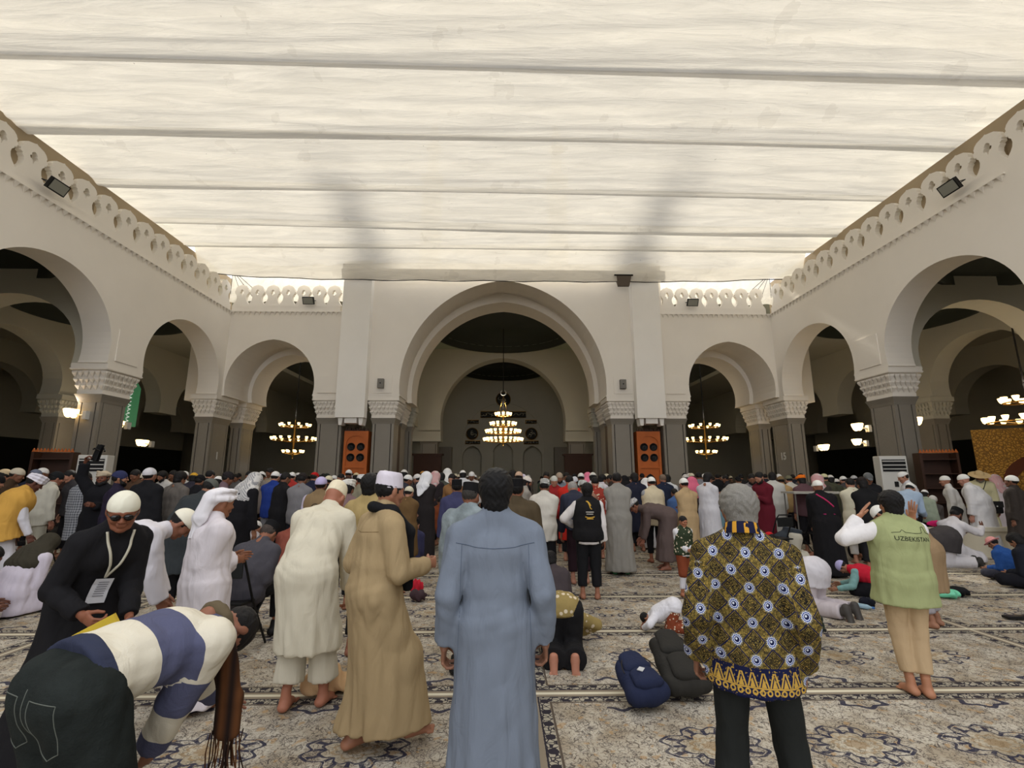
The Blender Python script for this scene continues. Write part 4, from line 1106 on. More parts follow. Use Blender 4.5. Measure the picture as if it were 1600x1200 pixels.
# ------------------------------------------------------------ people
_pc = {}
def freeze(x):
    if isinstance(x, dict): return tuple(sorted((k,freeze(v)) for k,v in x.items()))
    if isinstance(x, (list,tuple)): return tuple(freeze(v) for v in x)
    if isinstance(x, np.ndarray): return tuple(x.round(4))
    return x
def cmesh(key, f, name, uv=None):
    if key not in _pc: _pc[key] = mesh_np(name, *f())
    return _pc[key]
def headtop(k): return k.H + k.HR@v3(0,0,.115)
def person(label, head=None, at=None, scale=None, yaw=0, pose='stand', kw=None, clothes=(), hat=None, hatc=(235,232,225), hair='hair', hairc=(18,15,14),
           sk=(150,105,80), step=.016, hstep=.008, hands=('relaxed','relaxed'), shoes=False, shoec=(25,24,24), group=None, seed=1, handref=None, wlw=None, wrw=None, eyes=False, beard=None, name='person'):
    P = dict(POSES[pose]); P.update(kw or {})
    yr = math.radians(yaw)
    if wlw or wrw:
        c,s = math.cos(-yr), math.sin(-yr)
        for nm,w in (('wl',wlw),('wr',wrw)):
            if w: dx,dy = w[0]-at[0], w[1]-at[1]; P[nm] = ((c*dx-s*dy)/scale, (s*dx+c*dy)/scale, w[2]/scale)
    k = Sk(**P); ht = headtop(k)+v3(0,0,.02 if hat and hat not in('ghutra','hijab') else .0)
    if head is not None:
        if scale is None: scale = head[2]/ht[2]
        c,s = math.cos(yr), math.sin(yr)
        at = (head[0]-scale*(c*ht[0]-s*ht[1]), head[1]-scale*(s*ht[0]+c*ht[1]))
    scale = scale or 1.0
    r = empty(name, (at[0],at[1],.002), yr, None, scale); tag(r, label, 'person', group)
    pk = freeze(P)
    b = link('body', cmesh(('body',pk,step,hstep,hands,shoes,handref and freeze(handref)), lambda: body_geo(k, hstep, max(.026,step*1.5), hands, shoes, handref), 'body'), skin(sk), r)
    out = {'root':r,'k':k,'body':b}
    for i,(nm,kind,mat,g) in enumerate(clothes):
        g = dict(g); g.setdefault('seed', seed)
        m = mat if isinstance(mat, bpy.types.Material) else (cloth(*mat) if isinstance(mat[0],tuple) else cloth(tuple(mat)))
        o = link(nm, cmesh(('g',pk,kind,step,freeze(g)), lambda: garment(k, kind, step, **g), nm), m, r); out[nm]=o
    def headpart(nm, kind, mat, st=None):
        st = st or hstep
        def f():
            V,Q = hat_mesh(kind, st); return V@k.HR.T+k.H, Q
        o = link(nm, cmesh(('h',pk,kind,st), f, nm), mat, r); out[nm]=o; return o
    if hat not in ('ghutra','hijab','wrap') and hair and not (hat and kindhide(hair)): headpart('hair', hair+('_under' if hat else ''), hairmat(hairc))
    if hat: 
        nm = {'ghutra':'headcloth','wrap':'headcloth','turban':'turban','hijab':'headscarf','straw':'hat','bucket':'hat'}.get(hat,'cap')
        headpart(nm, hat, hatc if isinstance(hatc, bpy.types.Material) else (cloth(*hatc) if isinstance(hatc[0],tuple) else cloth(tuple(hatc))))
    if beard: headpart('beard','beard', hairmat(beard))
    if eyes:
        def f():
            V,Q = eyes_mesh(.004); return V@k.HR.T+k.H, Q
        link('eyes', cmesh(('h',pk,'eyes'), f, 'eyes'), plain('eye',(60,50,44),.2), r)
    if shoes:
        for i in (0,1):
            m=(-1,1)[i]; V,Q = foot_mesh(m, max(.010,hstep), True); M = rot('z',-m*math.radians(k.toe)) if k.feet=='flat' else (rot('x',-math.radians(100)) if k.feet=='tuck' else rot('x',-math.radians(165)))
            V = (V*1.04)@M.T+k.A[i]; link('shoe', mesh_np('shoe',V,Q), plain('shoe_%d'%shoec[0], shoec, .6), r)
    return out
def kindhide(h): return h == 'none'
def world_to_local(r, p):
    m = Matrix.LocRotScale(r.location, r.rotation_euler, r.scale); return m.inverted()@Vector(p)
def decal(root, target, name, loops, mat, origin, u, v, n, off=.004, kind=None, tube=None):
    """flat print or stitching laid onto a garment: loops are (verts2d, faces) placed at origin+u*x+v*y, dropped along -n onto the cloth"""
    me = target.data; bv = BVHTree.FromPolygons([w.co.copy() for w in me.vertices],[tuple(p.vertices) for p in me.polygons])
    o_=Vector(origin); u=Vector(u).normalized(); v=Vector(v).normalized(); n=Vector(n).normalized(); last=0
    def drop(x,y):
        nonlocal last
        q=o_+u*x+v*y+n*.5; h=bv.ray_cast(q,-n)
        if h[0] is not None: last=(h[0]-(o_+u*x+v*y)).dot(n)
        return o_+u*x+v*y+n*(last+off)
    if tube:
        m=MB()
        for line in loops: 
            pts=[]
            for a,b in zip(line[:-1],line[1:]):
                L=max(2,int(math.hypot(b[0]-a[0],b[1]-a[1])/.012)); pts+=[drop(a[0]+(b[0]-a[0])*i/L,a[1]+(b[1]-a[1])*i/L) for i in range(L)]
            pts.append(drop(*line[-1])); m.tube(pts,tube,5)
        return link(name, m.mesh(name,mat,True), mat, root)
    V2,F=loops; V=[drop(x,y) for x,y in V2]
    me2=bpy.data.meshes.new(name); me2.from_pydata(V,[],F); me2.materials.append(mat); me2.update()
    return link(name, me2, mat, root)
def text_loops(body, size, spacing=1.0):
    cu = bpy.data.curves.new('t','FONT'); cu.body=body; cu.size=size; cu.align_x='CENTER'; cu.align_y='CENTER'; cu.space_character=spacing; cu.resolution_u=3
    o = bpy.data.objects.new('t', cu); COL.objects.link(o); dg = bpy.context.evaluated_depsgraph_get()
    me = bpy.data.meshes.new_from_object(o.evaluated_get(dg)); bpy.data.objects.remove(o)
    bm=bmesh.new(); bm.from_mesh(me); bmesh.ops.triangulate(bm,faces=bm.faces)
    bmesh.ops.subdivide_edges(bm,edges=[e for e in bm.edges if e.calc_length()>size*.3],cuts=2); 
    bm.verts.index_update(); r=([(v.co.x,v.co.y) for v in bm.verts],[tuple(v.index for v in f.verts) for f in bm.faces]); bm.free(); return r
def grid_loops(w,h,nx=8,ny=8):
    return ([(-w/2+w*i/nx,-h/2+h*j/ny) for j in range(ny+1) for i in range(nx+1)],[(j*(nx+1)+i,j*(nx+1)+i+1,(j+1)*(nx+1)+i+1,(j+1)*(nx+1)+i) for j in range(ny) for i in range(nx)])

# ---- batik cloth
def batik():
    t = NT('batik_print', .85, .15); co = t.coord('Object'); x,y,z = t.xyz(co)
    at=lambda n:[setattr(q:=t.nt.nodes.new('ShaderNodeAttribute'),'attribute_name',n),S(t.nt,q.outputs['Fac'])][1]
    u = at('bu'); v = at('bv'); arm = at('arm')
    gold=lin((128,110,54)); navy=lin((24,28,62)); black=lin((24,22,22)); white=lin((205,210,220)); blue=lin((44,66,140)); yel=lin((196,156,70))
    U=u/.165; W=v/.155
    def cell(ox,oy):
        du=((U+ox).fr()-.5)*.20; dv=((W+oy).fr()-.5)*.19; return du,dv
    base=t.mix(t.noise(co,70,2,.6).gt(.52)*.8, gold, lin((78,66,38)))
    f=t.vor(t.vec(u,v,0.0),95,'F1'); base=t.mix(f.lt(.22), base, yel); base=t.mix(t.vor(t.vec(u,v,0.0),60).lt(.05)*.7, base, black)
    for ox,oy in ((0.0,.5),(.5,0.0)):
        du,dv=cell(ox,oy); d=du.abs()+dv.abs(); base=t.mix((d-.062).abs().lt(.0045), base, navy); base=t.mix((d-.048).abs().lt(.0025), base, black); base=t.mix(d.lt(.040)*t.vor(t.vec(u,v,0.0),110).lt(.10), base, black)
    for ox,oy in ((0.0,0.0),(.5,.5)):
        du,dv=cell(ox,oy); r=(du*du+dv*dv).sqrt(); th=dv.atan2(du); rr_=r*(1.0+(th*10).cos()*.05)
        base=t.mix(rr_.lt(0.0280), base, white); base=t.mix(rr_.lt(0.0238), base, blue); base=t.mix((r-0.0168).abs().lt(0.0021), base, white); base=t.mix(r.lt(0.0133), base, navy); base=t.mix((((du+.003)*(du+.003)+(dv-.003)*(dv-.003)).sqrt()).lt(0.0063), base, white)
        base=t.mix(((r-0.0322).abs().lt(0.0028))*((th*20).cos().gt(0.0)), base, lin((150,150,140)))
    # border along the hem
    hb=.782; d=hb+.115-v+arm*9.0*0-arm*2.0
    base=t.mix(d.gt(0.0), base, t.mix(t.noise(co,90,2).gt(.62), navy, lin((170,140,60))))
    tr=(((u/.052).fr()-.5).abs()*.052*2.0)+(v-(hb+.045))*.62
    base=t.mix((v-(hb+.035)).gt(0.0)*tr.lt(.045)*tr.gt(.030)*d.gt(.02), base, yel); base=t.mix((v-(hb+.035)).gt(0.0)*tr.lt(.018)*d.gt(.02), base, yel)
    du=((u/.034).fr()-.5)*.034; dv=v-(hb+.014); base=t.mix((((du*du+dv*dv).sqrt()-.010).abs().lt(.0035)), base, yel)
    base=t.mix((v-(hb+.031)).abs().lt(.003), base, yel)
    t.color(base); w=t.mapping(co,(1,1,.35)); t.bump(t.noise(w,8,3,.5,1.2), .5, .03); return t.mat
def denim(rgb,name='denim'):
    t=NT(name,.9,.1); co=t.coord('Object'); c=lin(rgb); n=t.noise(co,6,4,.6); w=t.noise(co,150,2)
    t.color(t.mix(((n-.3)*1.8).cl(), tuple(v*.6 for v in c), tuple(min(1,v*1.35) for v in c))); t.bump(n+w*.1,.6,.03); return t.mat
def sweater():
    """broad cream and slate bands across trunk and sleeves"""
    t=NT('banded_knit',.95,.1); a=t.nt.nodes.new('ShaderNodeAttribute'); a.attribute_name='band'; s=S(t.nt,a.outputs['Fac']); co=t.coord('Object')
    cr=lin((214,206,186)); bl=lin((86,88,112)); f=((s*1.0).fr()).lt(.5)
    col=t.mix(f,bl,cr); col=t.mix(s.lt(0.0),col,lin((52,56,74))); t.color(col); t.bump(t.noise(t.mapping(co,(1,1,.5)),9,3,.5,1)+t.noise(co,200,2)*.06,.5,.03); return t.mat

R_ = dict
BLACKTR = ('trousers','trousers',(26,26,28),R_(loose=.01))
# 1 the man in the slate blue robe, back to us
M_SLATE = cloth((116,124,136))
p = person('tall man in a slate-blue robe seen from behind in the very middle', head=(-0.038,2.600,1.680), yaw=0, kw=dict(wl=(-.255,.0,.84),wr=(.255,.0,.85),shw=.186,hp=0),
    clothes=[('robe','robe',M_SLATE,R_(loose=.016,skirt=.195,hem=.03,fold=.006,sk_ratio=1.15,arm=.008))], hair='mop', hairc=(16,14,14), step=.012, hstep=.005, hands=('grip','grip'), sk=(138,96,74), seed=4)
k=p['k']; sl=plain('slate_stitch',(84,94,110),.9)
decal(p['root'],p['robe'],'yoke_seam',[[(-.2,-.035),(-.1,-.055),(0,-.06),(.1,-.055),(.2,-.035)]],sl,(0,k.N[1]-.0,k.N[2]-.08),(1,0,0),(0,0,1),(0,-1,0),.0,tube=.0022)
decal(p['root'],p['robe'],'back_seam',[[(-.17,.0),(-.175,-.3),(-.19,-.75)]],sl,(0,0,k.N[2]-.12),(1,0,0),(0,0,1),(0,-1,0),.0,tube=.0015)
decal(p['root'],p['robe'],'back_seam',[[(.17,.0),(.175,-.3),(.19,-.75)]],sl,(0,0,k.N[2]-.12),(1,0,0),(0,0,1),(0,-1,0),.0,tube=.0015)
# 2 the grey-haired man in the batik shirt
M_BATIK = batik()
p = person('grey-haired man in an olive and blue batik shirt seen from behind, right of centre', head=(1.147,2.380,1.600), yaw=-20, kw=dict(wl=(-.255,.04,.86),wr=(.225,.04,.86),shw=.172,hp=4,hy=-12,al=(-.15,0,.08),ar=(.19,.03,.08)),
    clothes=[('shirt','shirt',M_BATIK,R_(loose=.022,vlen=.17,belly=.0,arm=.014,fold=.007,swide=.025,smooth=.03)),('trousers','trousers',(34,36,34),R_(loose=.006,cuff=.05,swide=.035))], hair='mop', hairc=(136,132,124), step=.012, hstep=.005, hands=('grip','relaxed'), sk=(150,104,80), seed=9)
k=p['k']
def arcpos(V,pts):
    best=np.full(len(V),9.); pos=np.zeros(len(V)); acc=0
    for a,b in zip(pts[:-1],pts[1:]):
        ab=b-a;L=np.linalg.norm(ab);t=np.clip((V-a)@ab/L**2,0,1);d=np.linalg.norm(V-a-t[:,None]*ab,axis=1)
        m=d<best;best[m]=d[m];pos[m]=acc+t[m]*L;acc+=L
    return pos,best
me=p['shirt'].data; V=np.array([v.co for v in me.vertices]); U_=np.where(V[:,1]<.02, V[:,0]*1.12, np.sign(V[:,0])*.5-V[:,0]*1.12); W_=V[:,2].copy(); AM=np.zeros(len(V))
for i in (0,1):
    pa,da=arcpos(V,[k.S[i],k.E[i],k.Wr[i]]); m=(pa>.06)&(da<.10)&(np.abs(V[:,0])>.17+.02*(V[:,2]<1.2)); m&=da<np.abs(V[:,0])-.06
    U_[m]=(V[m,0]-np.sign(V[m,0])*.0)*1.1; W_[m]=W_[m]+.03; AM[m]=1
for nm,arr in (('bu',U_),('bv',W_),('arm',AM)):
    at_=me.attributes.new(nm,'FLOAT','POINT'); at_.data.foreach_set('value',arr.astype(np.float32))
t=NT('collar_print',.8,.2); co=t.coord('Object'); x,y,z=t.xyz(co); t.color(t.mix((x.atan2(y*-1.0)*11).sin().gt(.35)*t.noise(co,40,2).gt(.42),lin((22,24,52)),lin((206,150,48))))
c=MB(); n=28; pr=[(0,.0),(0,.045)]
rows=[]
for (rr_,zz) in ((.088,-.020),(.078,.030),(.070,.034),(.078,-.02)):
    rows.append([tuple(k.N+v3(0,-.012,.035)+v3(rr_*1.0*math.cos(2*PI*i/n),rr_*.98*math.sin(2*PI*i/n),zz+ .014*math.sin(2*PI*i/n)*-1)) for i in range(n)])
V=[v for r_ in rows for v in r_]; F=[(j*n+i,j*n+(i+1)%n,(j+1)*n+(i+1)%n,(j+1)*n+i) for j in range(3) for i in range(n)]
c.add(V,F).obj('collar',t.mat,p['root'],True)
# 3 the man in the sage green vest, hands raised to his ears
p = person('short man in a sage-green vest and beige trousers, hands raised to his ears', head=(3.200,4.000,1.525), yaw=-10, pose='stand', kw=dict(wl=(-.27,.06,1.47),wr=(.24,.16,1.44),epl=(-.8,-.3,-1),epr=(.1,.5,-1),hp=4,hy=0,al=(-.05,.02,.08),ar=(.05,-.02,.08)),
    clothes=[('shirt','shirt',(226,222,220),R_(loose=.015,vlen=.05,arm=.012)),('vest','vest',(158,164,116),R_(loose=.048,vlen=.20,fold=.007,swide=.02)),('trousers','trousers',(186,160,124),R_(loose=.010,fold=.004))],
    hair='mop', hairc=(18,15,14), step=.013, hstep=.006, hands=('flat','flat'), handref=((-.3,-1,0),(0.3,-1,0)), sk=(170,118,88), seed=3)
ink=plain('black_print',(24,30,20),.8); rt=p['root']; vst=p['vest']; k=p['k']
decal(rt,vst,'lettering',text_loops('UZBEKISTAN',.052,1.0),ink,(.045,0,k.C[2]+.005),(1,0,-.05),(0,0,1),(-.0,-1,0),.003)
decal(rt,vst,'skyline_print',[[(-.16,0),(-.10,.01),(-.08,.03),(-.06,.01),(.03,.005),(.08,.01),(.10,.06),(.115,.06),(.13,.012),(.17,.0)]],ink,(.045,0,k.C[2]+.05),(1,0,-.05),(0,0,1),(0,-1,0),.002,tube=.002)
# 4 tan robe, lilac white cap, black scarf
p = person('man in a tan robe, pale lilac cap and black scarf, reaching to the right', head=(-0.757,3.350,1.680), yaw=-52, pose='walk', kw=dict(lean=2,curve=5,hip=(0,.02,.95),al=(-.08,-.04,.09),ar=(.10,.30,.09),wr=(.16,.32,1.10),wl=(-.20,.18,.95),hp=2,hy=-6,epr=(.5,-1,-.6)),
    clothes=[('robe','robe',(162,140,104),R_(loose=.034,skirt=.18,hem=.12,fold=.007,arm=.008,swide=-.01,collar=True))], hat='tallkufi', hatc=(214,206,214), hair='hair_long', step=.013, hstep=.006, sk=(158,108,82), seed=12, eyes=True, hands=('relaxed','grip'))
k=p['k']; s=SDF(.03)
for m in (-1,1): s.cone(k.N+v3(m*.02,-.075,.03),k.N+v3(m*.085,.02,.0),.034,.040,1.2); s.cone(k.N+v3(m*.085,.02,.0),k.C+v3(m*.07,.155,.02),.040,.044,1.5); s.cone(k.C+v3(m*.07,.155,.02),k.P+v3(m*.09,.19,.02),.044,.038,1.6)
V,Q=s.mesh(.012); link('scarf',mesh_np('scarf',V,Q),cloth((24,24,26)),p['root'])
decal(p['root'],p['robe'],'yoke_seam',[[(-.16,0),(0,-.01),(.16,0)]],plain('tan_stitch',(120,96,62),.9),(0,0,k.N[2]-.12),(1,0,0),(0,0,1),(0,-1,0),.0,tube=.002)
# 5 cream shirt and trousers, bending
person('bending man in long cream shirt and trousers, tall cream cap, left of the tan robe', head=(-1.413,4.250,1.563), yaw=-6, pose='dip', kw=dict(lean=22,curve=16,wl=(-.18,.30,.78),wr=(.20,.28,.74),hp=14,al=(-.10,0,.08),ar=(.13,.10,.08),epr=(1,-.4,0)),
    clothes=[('shirt','robe',(206,198,176),R_(loose=.036,skirt=.20,hem=.40,fold=.007,arm=.012)),('trousers','trousers',(196,188,168),R_(loose=.025,cuff=.10,swide=.03))], hat='tallkufi', hatc=(226,214,184), hair=None, step=.014, hstep=.007, sk=(160,104,80), seed=21)
# 6 white robe with wound headcloth and tail
person('man in a white robe with wound white headcloth, its tail down his back', head=(-2.225,3.950,1.559), yaw=-42, pose='pray', kw=dict(hp=6,hy=-10),
    clothes=[('robe','robe',(214,206,208),R_(loose=.050,skirt=.21,hem=.05,fold=.007,arm=.020))], hat='wrap', hatc=(224,220,222), step=.014, hstep=.007, sk=(140,92,66), seed=23)
# 7 white robe bowing, behind
person('man in white robe and cap bowing low, just left of the wound headcloth', head=(-2.708,4.400,1.306), scale=1.0, yaw=-55, pose='bow', kw=dict(lean=38,curve=34,hp=-5,wl=(-.1,.42,.62),wr=(.12,.40,.60)),
    clothes=[('robe','robe',(212,208,212),R_(loose=.045,skirt=.21,hem=.05,fold=.007,arm=.012))], hat='kufi', hatc=(232,226,206), step=.016, hstep=.008, sk=(140,92,70), seed=24)
# 8 black robe and sunglasses
p = person('man in a black robe with sunglasses, cream cap and a white badge on a lanyard', head=(-2.319,3.050,1.557), yaw=-118, pose='stand', kw=dict(lean=20,curve=12,hp=-6,hy=24,shw=.155,wr=(.16,.34,.92),wl=(-.08,.36,.86),epr=(.5,-1,0),epl=(-.4,-1,0),al=(-.16,.0,.08),ar=(.18,-.1,.08)),
    clothes=[('robe','robe',(26,25,27),R_(loose=.030,skirt=.27,hem=.04,fold=.008,arm=.004))], hat='kufi', hatc=(226,222,202), hair=None, step=.014, hstep=.005, sk=(136,84,60), seed=31, eyes=True, hands=('relaxed','grip'), beard=None)
k=p['k']; g=MB()
def hp_(x,y,z): return tuple(k.HR@v3(x,y,z)+k.H)
for m in (-1,1):
    g.add([hp_(m*.033+.029*math.cos(a),.104-.010*abs(math.cos(a))*(1),.0+.020*math.sin(a)) for a in [2*PI*i/14 for i in range(14)]]+[hp_(m*.033+.026*math.cos(a),.110-.010*abs(math.cos(a)),.0+.018*math.sin(a)) for a in [2*PI*i/14 for i in range(14)]],
        [tuple(range(14))]+[tuple(range(14,28))]+[(i,(i+1)%14,14+(i+1)%14,14+i) for i in range(14)])
    g.tube([hp_(m*.062,.096,.006),hp_(m*.080,.04,.008),hp_(m*.083,-.02,.004)],.003,5)
g.tube([hp_(-.008,.106,.006),hp_(.008,.106,.006)],.003,5)
g.obj('sunglasses',plain('dark_lens',(12,12,14),.12,spec=.6),p['root'],True)
rb=p['robe']; N=k.N; ln=plain('white_strap',(196,190,170),.7); cx,cy,cz=k.C
decal(p['root'],rb,'lanyard',[[(-.075,.13),(-.06,.04),(-.02,-.08),(.02,-.16)],[(.075,.13),(.06,.04),(.03,-.08),(.02,-.16)]],ln,(0,0,cz),(1,0,0),(0,0,1),(0,1,0),.006,tube=.008)
bd=decal(p['root'],rb,'badge',grid_loops(.10,.15,3,4),plain('badge_white',(206,206,210),.35),(0.03,0,cz-.24),(1,0,.12),(-.12,0,1),(0,1,0),.020)
decal(p['root'],rb,'badge_print',([(x+dx,y+dy) for (x,y) in [(-.03,.05-.014*i) for i in range(7)] for dx,dy in ((0,0),(.056,0),(.056,.005),(0,.005))],[tuple(range(4*i,4*i+4)) for i in range(7)]),plain('grey_print',(120,120,126),.6),(0.03,0,cz-.24),(1,0,.12),(-.12,0,1),(0,1,0),.024)
# yellow folder he holds
r=empty('yellow_folder',(-2.02,2.60,.90),.3); tag(r,'yellow folder held in front of the man with sunglasses','folder'); MB().box((-.09,-.015,-.02),(.09,.015,.03)).obj('cover',plain('yellow_card',(206,176,52),.6),r,rot=(0,-.5,0))
# 9 striped sweater, bending deeply in the foreground
p = person('person in a cream and slate banded sweater and black jeans bending down, bottom left', at=(-1.56,1.93), scale=.98, yaw=-25, pose='bow', kw=dict(lean=80,curve=6,hip=(0,0,.93),al=(-.15,0.0,.08),ar=(.15,0,.08),hp=42,shw=.18),
    wrw=(-1.50,2.32,.50), wlw=(-1.42,2.75,.50),
    clothes=[('sweater','shirt',(214,206,186),R_(loose=.030,vlen=.02,fold=.006,arm=.014,collar=False,cutlow=.0)),('trousers','trousers',denim((40,44,42),'black_denim'),R_(loose=.045,swide=.02,fold=.005))], hat=None, hair='hair', step=.012, hstep=.006, sk=(140,92,70), seed=41)
k=p['k']; me=p['sweater'].data; V=np.array([v.co for v in me.vertices]); SP=[k.P-unit(k.W-k.P)*.06,k.W,k.C,k.N+unit(k.N-k.C)*.1]
def arcpos(V,pts):
    best=np.full(len(V),9.); pos=np.zeros(len(V)); acc=0
    for a,b in zip(pts[:-1],pts[1:]):
        ab=b-a;L=np.linalg.norm(ab);t=np.clip((V-a)@ab/L**2,0,1);d=np.linalg.norm(V-a-t[:,None]*ab,axis=1)
        m=d<best;best[m]=d[m];pos[m]=acc+t[m]*L;acc+=L
    return pos,best
ps,ds=arcpos(V,SP); ax_=unit(k.N-k.P); ps=(V-k.P)@ax_; band=(ps-.055)/.29
for i in (0,1):
    pa,da=arcpos(V,[k.S[i],k.E[i],k.Wr[i]]); m=(pa>.13)&(da<.088); band=np.where(m,(pa+.155)/.30+.5,band)
at_=me.attributes.new('band','FLOAT','POINT'); at_.data.foreach_set('value',band.astype(np.float32)); me.materials.clear(); me.materials.append(sweater())
# long dark fringed scarf hanging from the neck
s=SDF(.02); top=k.N+k.R2@v3(.07,.03,.02); 
s.cone(top,top+v3(.02,.06,-.28),.050,.045,1.5); s.cone(top+v3(.02,.06,-.28),top+v3(.02,.06,-.42),.045,.045,1.6)
V,Q=s.mesh(.012); N_=vnormals(V,Q); V=V-N_*(.005*np.abs(np.sin(V[:,0]*90+V[:,1]*60)))[:,None]
t=NT('striped_wool',.95,.1); co=t.coord('Object'); x,y,z=t.xyz(co); t.color(t.mix((((x+y)*70).sin()*.5+.5),lin((38,28,24)),lin((92,58,34))))
link('scarf',mesh_np('scarf',V,Q),t.mat,p['root']); fr=MB(); rn=random.Random(2)
for i in range(26):
    a=top+v3(.02+rn.uniform(-.06,.06),.06+rn.uniform(-.05,.05),-.42); fr.tube([a,a+v3(rn.uniform(-.01,.01),rn.uniform(-.01,.01),-.08),a+v3(rn.uniform(-.02,.02),rn.uniform(-.02,.02),-.17)],.0035,4)
o=fr.obj('fringe',t.mat,p['root']); o['kind']='stuff'
s=SDF(.02); 
for i in range(12):
    a=2*PI*i/12;b=2*PI*(i+1)/12; f=lambda a:k.N+k.R2@v3(.085*math.cos(a),.08*math.sin(a),.035); s.cone(f(a),f(b),.026,.026)
V,Q=s.mesh(.012); link('scarf_loop',mesh_np('scarf_loop',V,Q),cloth((96,84,64)),p['root'])
jp=plain('denim_stitch',(96,100,92),.9); tr=p['trousers']
for m in (-1,1): decal(p['root'],tr,'back_pocket',[[(m*.10-.06,.09),(m*.10+.06,.09),(m*.10+.055,-.06),(m*.10,-.09),(m*.10-.055,-.06),(m*.10-.06,.09)]],jp,(0,-.1,k.P[2]-.10),(1,0,0),(0,0,1),(0,-1,0.25),.0,tube=.002)
decal(p['root'],tr,'seat_seam',[[(0,.10),(0,-.12)]],jp,(0,-.1,k.P[2]-.08),(1,0,0),(0,0,1),(0,-1,0.2),.0,tube=.002)
# 10 man on a folding chair
p = person('man in a charcoal shirt and black cap sitting on a black folding chair', head=(-2.546,5.550,1.278), scale=.98, yaw=-8, pose='chair', kw=dict(hp=22,lean=20),
    clothes=[('shirt','shirt',(74,72,78),R_(loose=.04,vlen=.06,belly=.02,arm=.01)),BLACKTR], hat='peci', hatc=(20,20,22), hair='hair', hairc=(70,60,54), sk=(140,90,66), shoes=True, seed=51)
def folding_chair(x,y,rz,label,group=None):
    r=empty('folding_chair',(x,y,0),rz); tag(r,label,'chair',group)
    for s_ in (-.2,.2):
        MB().tube([(s_,.22,0.012),(s_,-.05,.48),(s_,-.22,.86)],.012,6).obj('back_leg', M_BLACK, r); MB().tube([(s_*.9,-.24,.012),(s_*.9,.18,.46)],.012,6).obj('front_leg', M_BLACK, r)
    MB().tube([(-.2,-.22,.86),(-.16,-.24,.92),(.16,-.24,.92),(.2,-.22,.86)],.012,6).obj('top_rail', M_BLACK, r)
    MB().box((-.19,-.235,.70),(.19,-.21,.87)).obj('backrest', plain('dark_backrest',(30,32,32),.6), r, bevel=.01)
    MB().box((-.19,-.2,.45),(.19,.18,.475)).obj('seat', M_BLACK, r, bevel=.008); MB().tube([(-.18,-.19,.1),(.18,-.19,.1)],.01,6).obj('stretcher', M_BLACK, r)
    return r
hx=p['root'].location; fc=folding_chair(hx.x-.01,hx.y-.12,math.radians(-8),'black folding chair under the man in the charcoal shirt')
MB().prism([(-.04,-.02),(.04,-.02),(.03,0),(.045,.03),(.02,.02),(0,.045),(-.02,.02),(-.045,.03),(-.03,0)],'y',-.245,-.236).obj('emblem',plain('pale_emblem',(170,170,160),.5),fc,loc=(0,0,.79))
# 11 khaki uniform behind the tan robe
person('man in khaki with black hair, half hidden behind the tan robe', head=(-1.324,4.900,1.669), yaw=-8, clothes=[('shirt','shirt',(168,146,98),R_(loose=.03,vlen=.2)),BLACKTR,('collar','vest',(150,40,30),R_(loose=-.055,vlen=-.1))][:2], hair='mop', sk=(140,90,68), seed=61)
# 12 denim jacket
p = person('man in a faded denim jacket and black cap, left of the slate-blue robe', head=(-0.283,4.500,1.592), yaw=-22, kw=dict(hp=14), clothes=[('jacket','shirt',denim((140,150,152),'faded_denim'),R_(loose=.05,vlen=.14,fold=.009,arm=.02)),BLACKTR], hat='peci', hatc=(22,21,22), hair='hair', hairc=(60,56,52), sk=(130,84,62), seed=62, shoes=True)
person('man in an olive-brown leather jacket and black cap, right of the slate-blue robe', head=(0.137,5.200,1.637), yaw=5, clothes=[('jacket','shirt',(78,66,48),R_(loose=.05,vlen=.1,arm=.02,fold=.009)),BLACKTR], hat='peci', hatc=(22,21,22), hair='hair', sk=(150,100,76), seed=63, shoes=True)
# 14.. middle distance
person('man in a white short-sleeved shirt and patterned grey-green cap', head=(0.679,7.800,1.600), yaw=-20, pose='pray', clothes=[('shirt','shirt',(200,194,182),R_(loose=.04,vlen=.22,sleeve='short')),('trousers','trousers',(24,24,26),R_(loose=.02))], hat='peci', hatc=((84,90,78),.9,'check'), hair='hair', sk=(120,76,56), seed=64)
person('man in a navy jacket with close-cropped grey hair bending beside the black vest', head=(1.170,8.300,1.521), yaw=5, pose='dip', clothes=[('jacket','shirt',(46,48,62),R_(loose=.04,vlen=.1)),('trousers','trousers',(40,24,30),R_(loose=.02))], hair='hair', hairc=(150,146,140), sk=(160,112,90), seed=65)
p = person('boy in a black vest with gold print on the back and white sleeves', head=(1.200,6.950,1.551), yaw=-6, kw=dict(wl=(-.22,.20,1.05),epl=(-1,-.4,-.3)), clothes=[('shirt','shirt',(214,208,204),R_(loose=.02,vlen=.14,arm=.01)),('vest','vest',(26,25,26),R_(loose=.045,vlen=.08)),('trousers','trousers',(24,24,26),R_(loose=.02))], hair='mop', sk=(150,100,76), seed=66)
k=p['k']; gd=plain('gold_print',(204,160,60),.7); gw=plain('white_print',(206,200,190),.7)
decal(p['root'],p['vest'],'winged_emblem',[[(-.05,.12),(-.02,.10),(.0,.06),(.01,.02),(.03,.0)],[(-.03,.12),(.0,.09),(.02,.05)]],gd,(.02,0,k.C[2]+.02),(1,0,0),(0,0,1),(0,-1,0),.003,tube=.009)
decal(p['root'],p['vest'],'print',[[(-.06,0),(.06,0)],[(-.05,-.03),(.05,-.03)]],gw,(.02,0,k.C[2]-.02),(1,0,0),(0,0,1),(0,-1,0),.003,tube=.006)
decal(p['root'],p['vest'],'print',[[(-.07,0),(-.02,-.015),(.03,-.01),(.07,.0)],[(-.05,-.03),(.05,-.03)]],gd,(.02,0,k.C[2]-.09),(1,0,0),(0,0,1),(0,-1,0),.003,tube=.008)
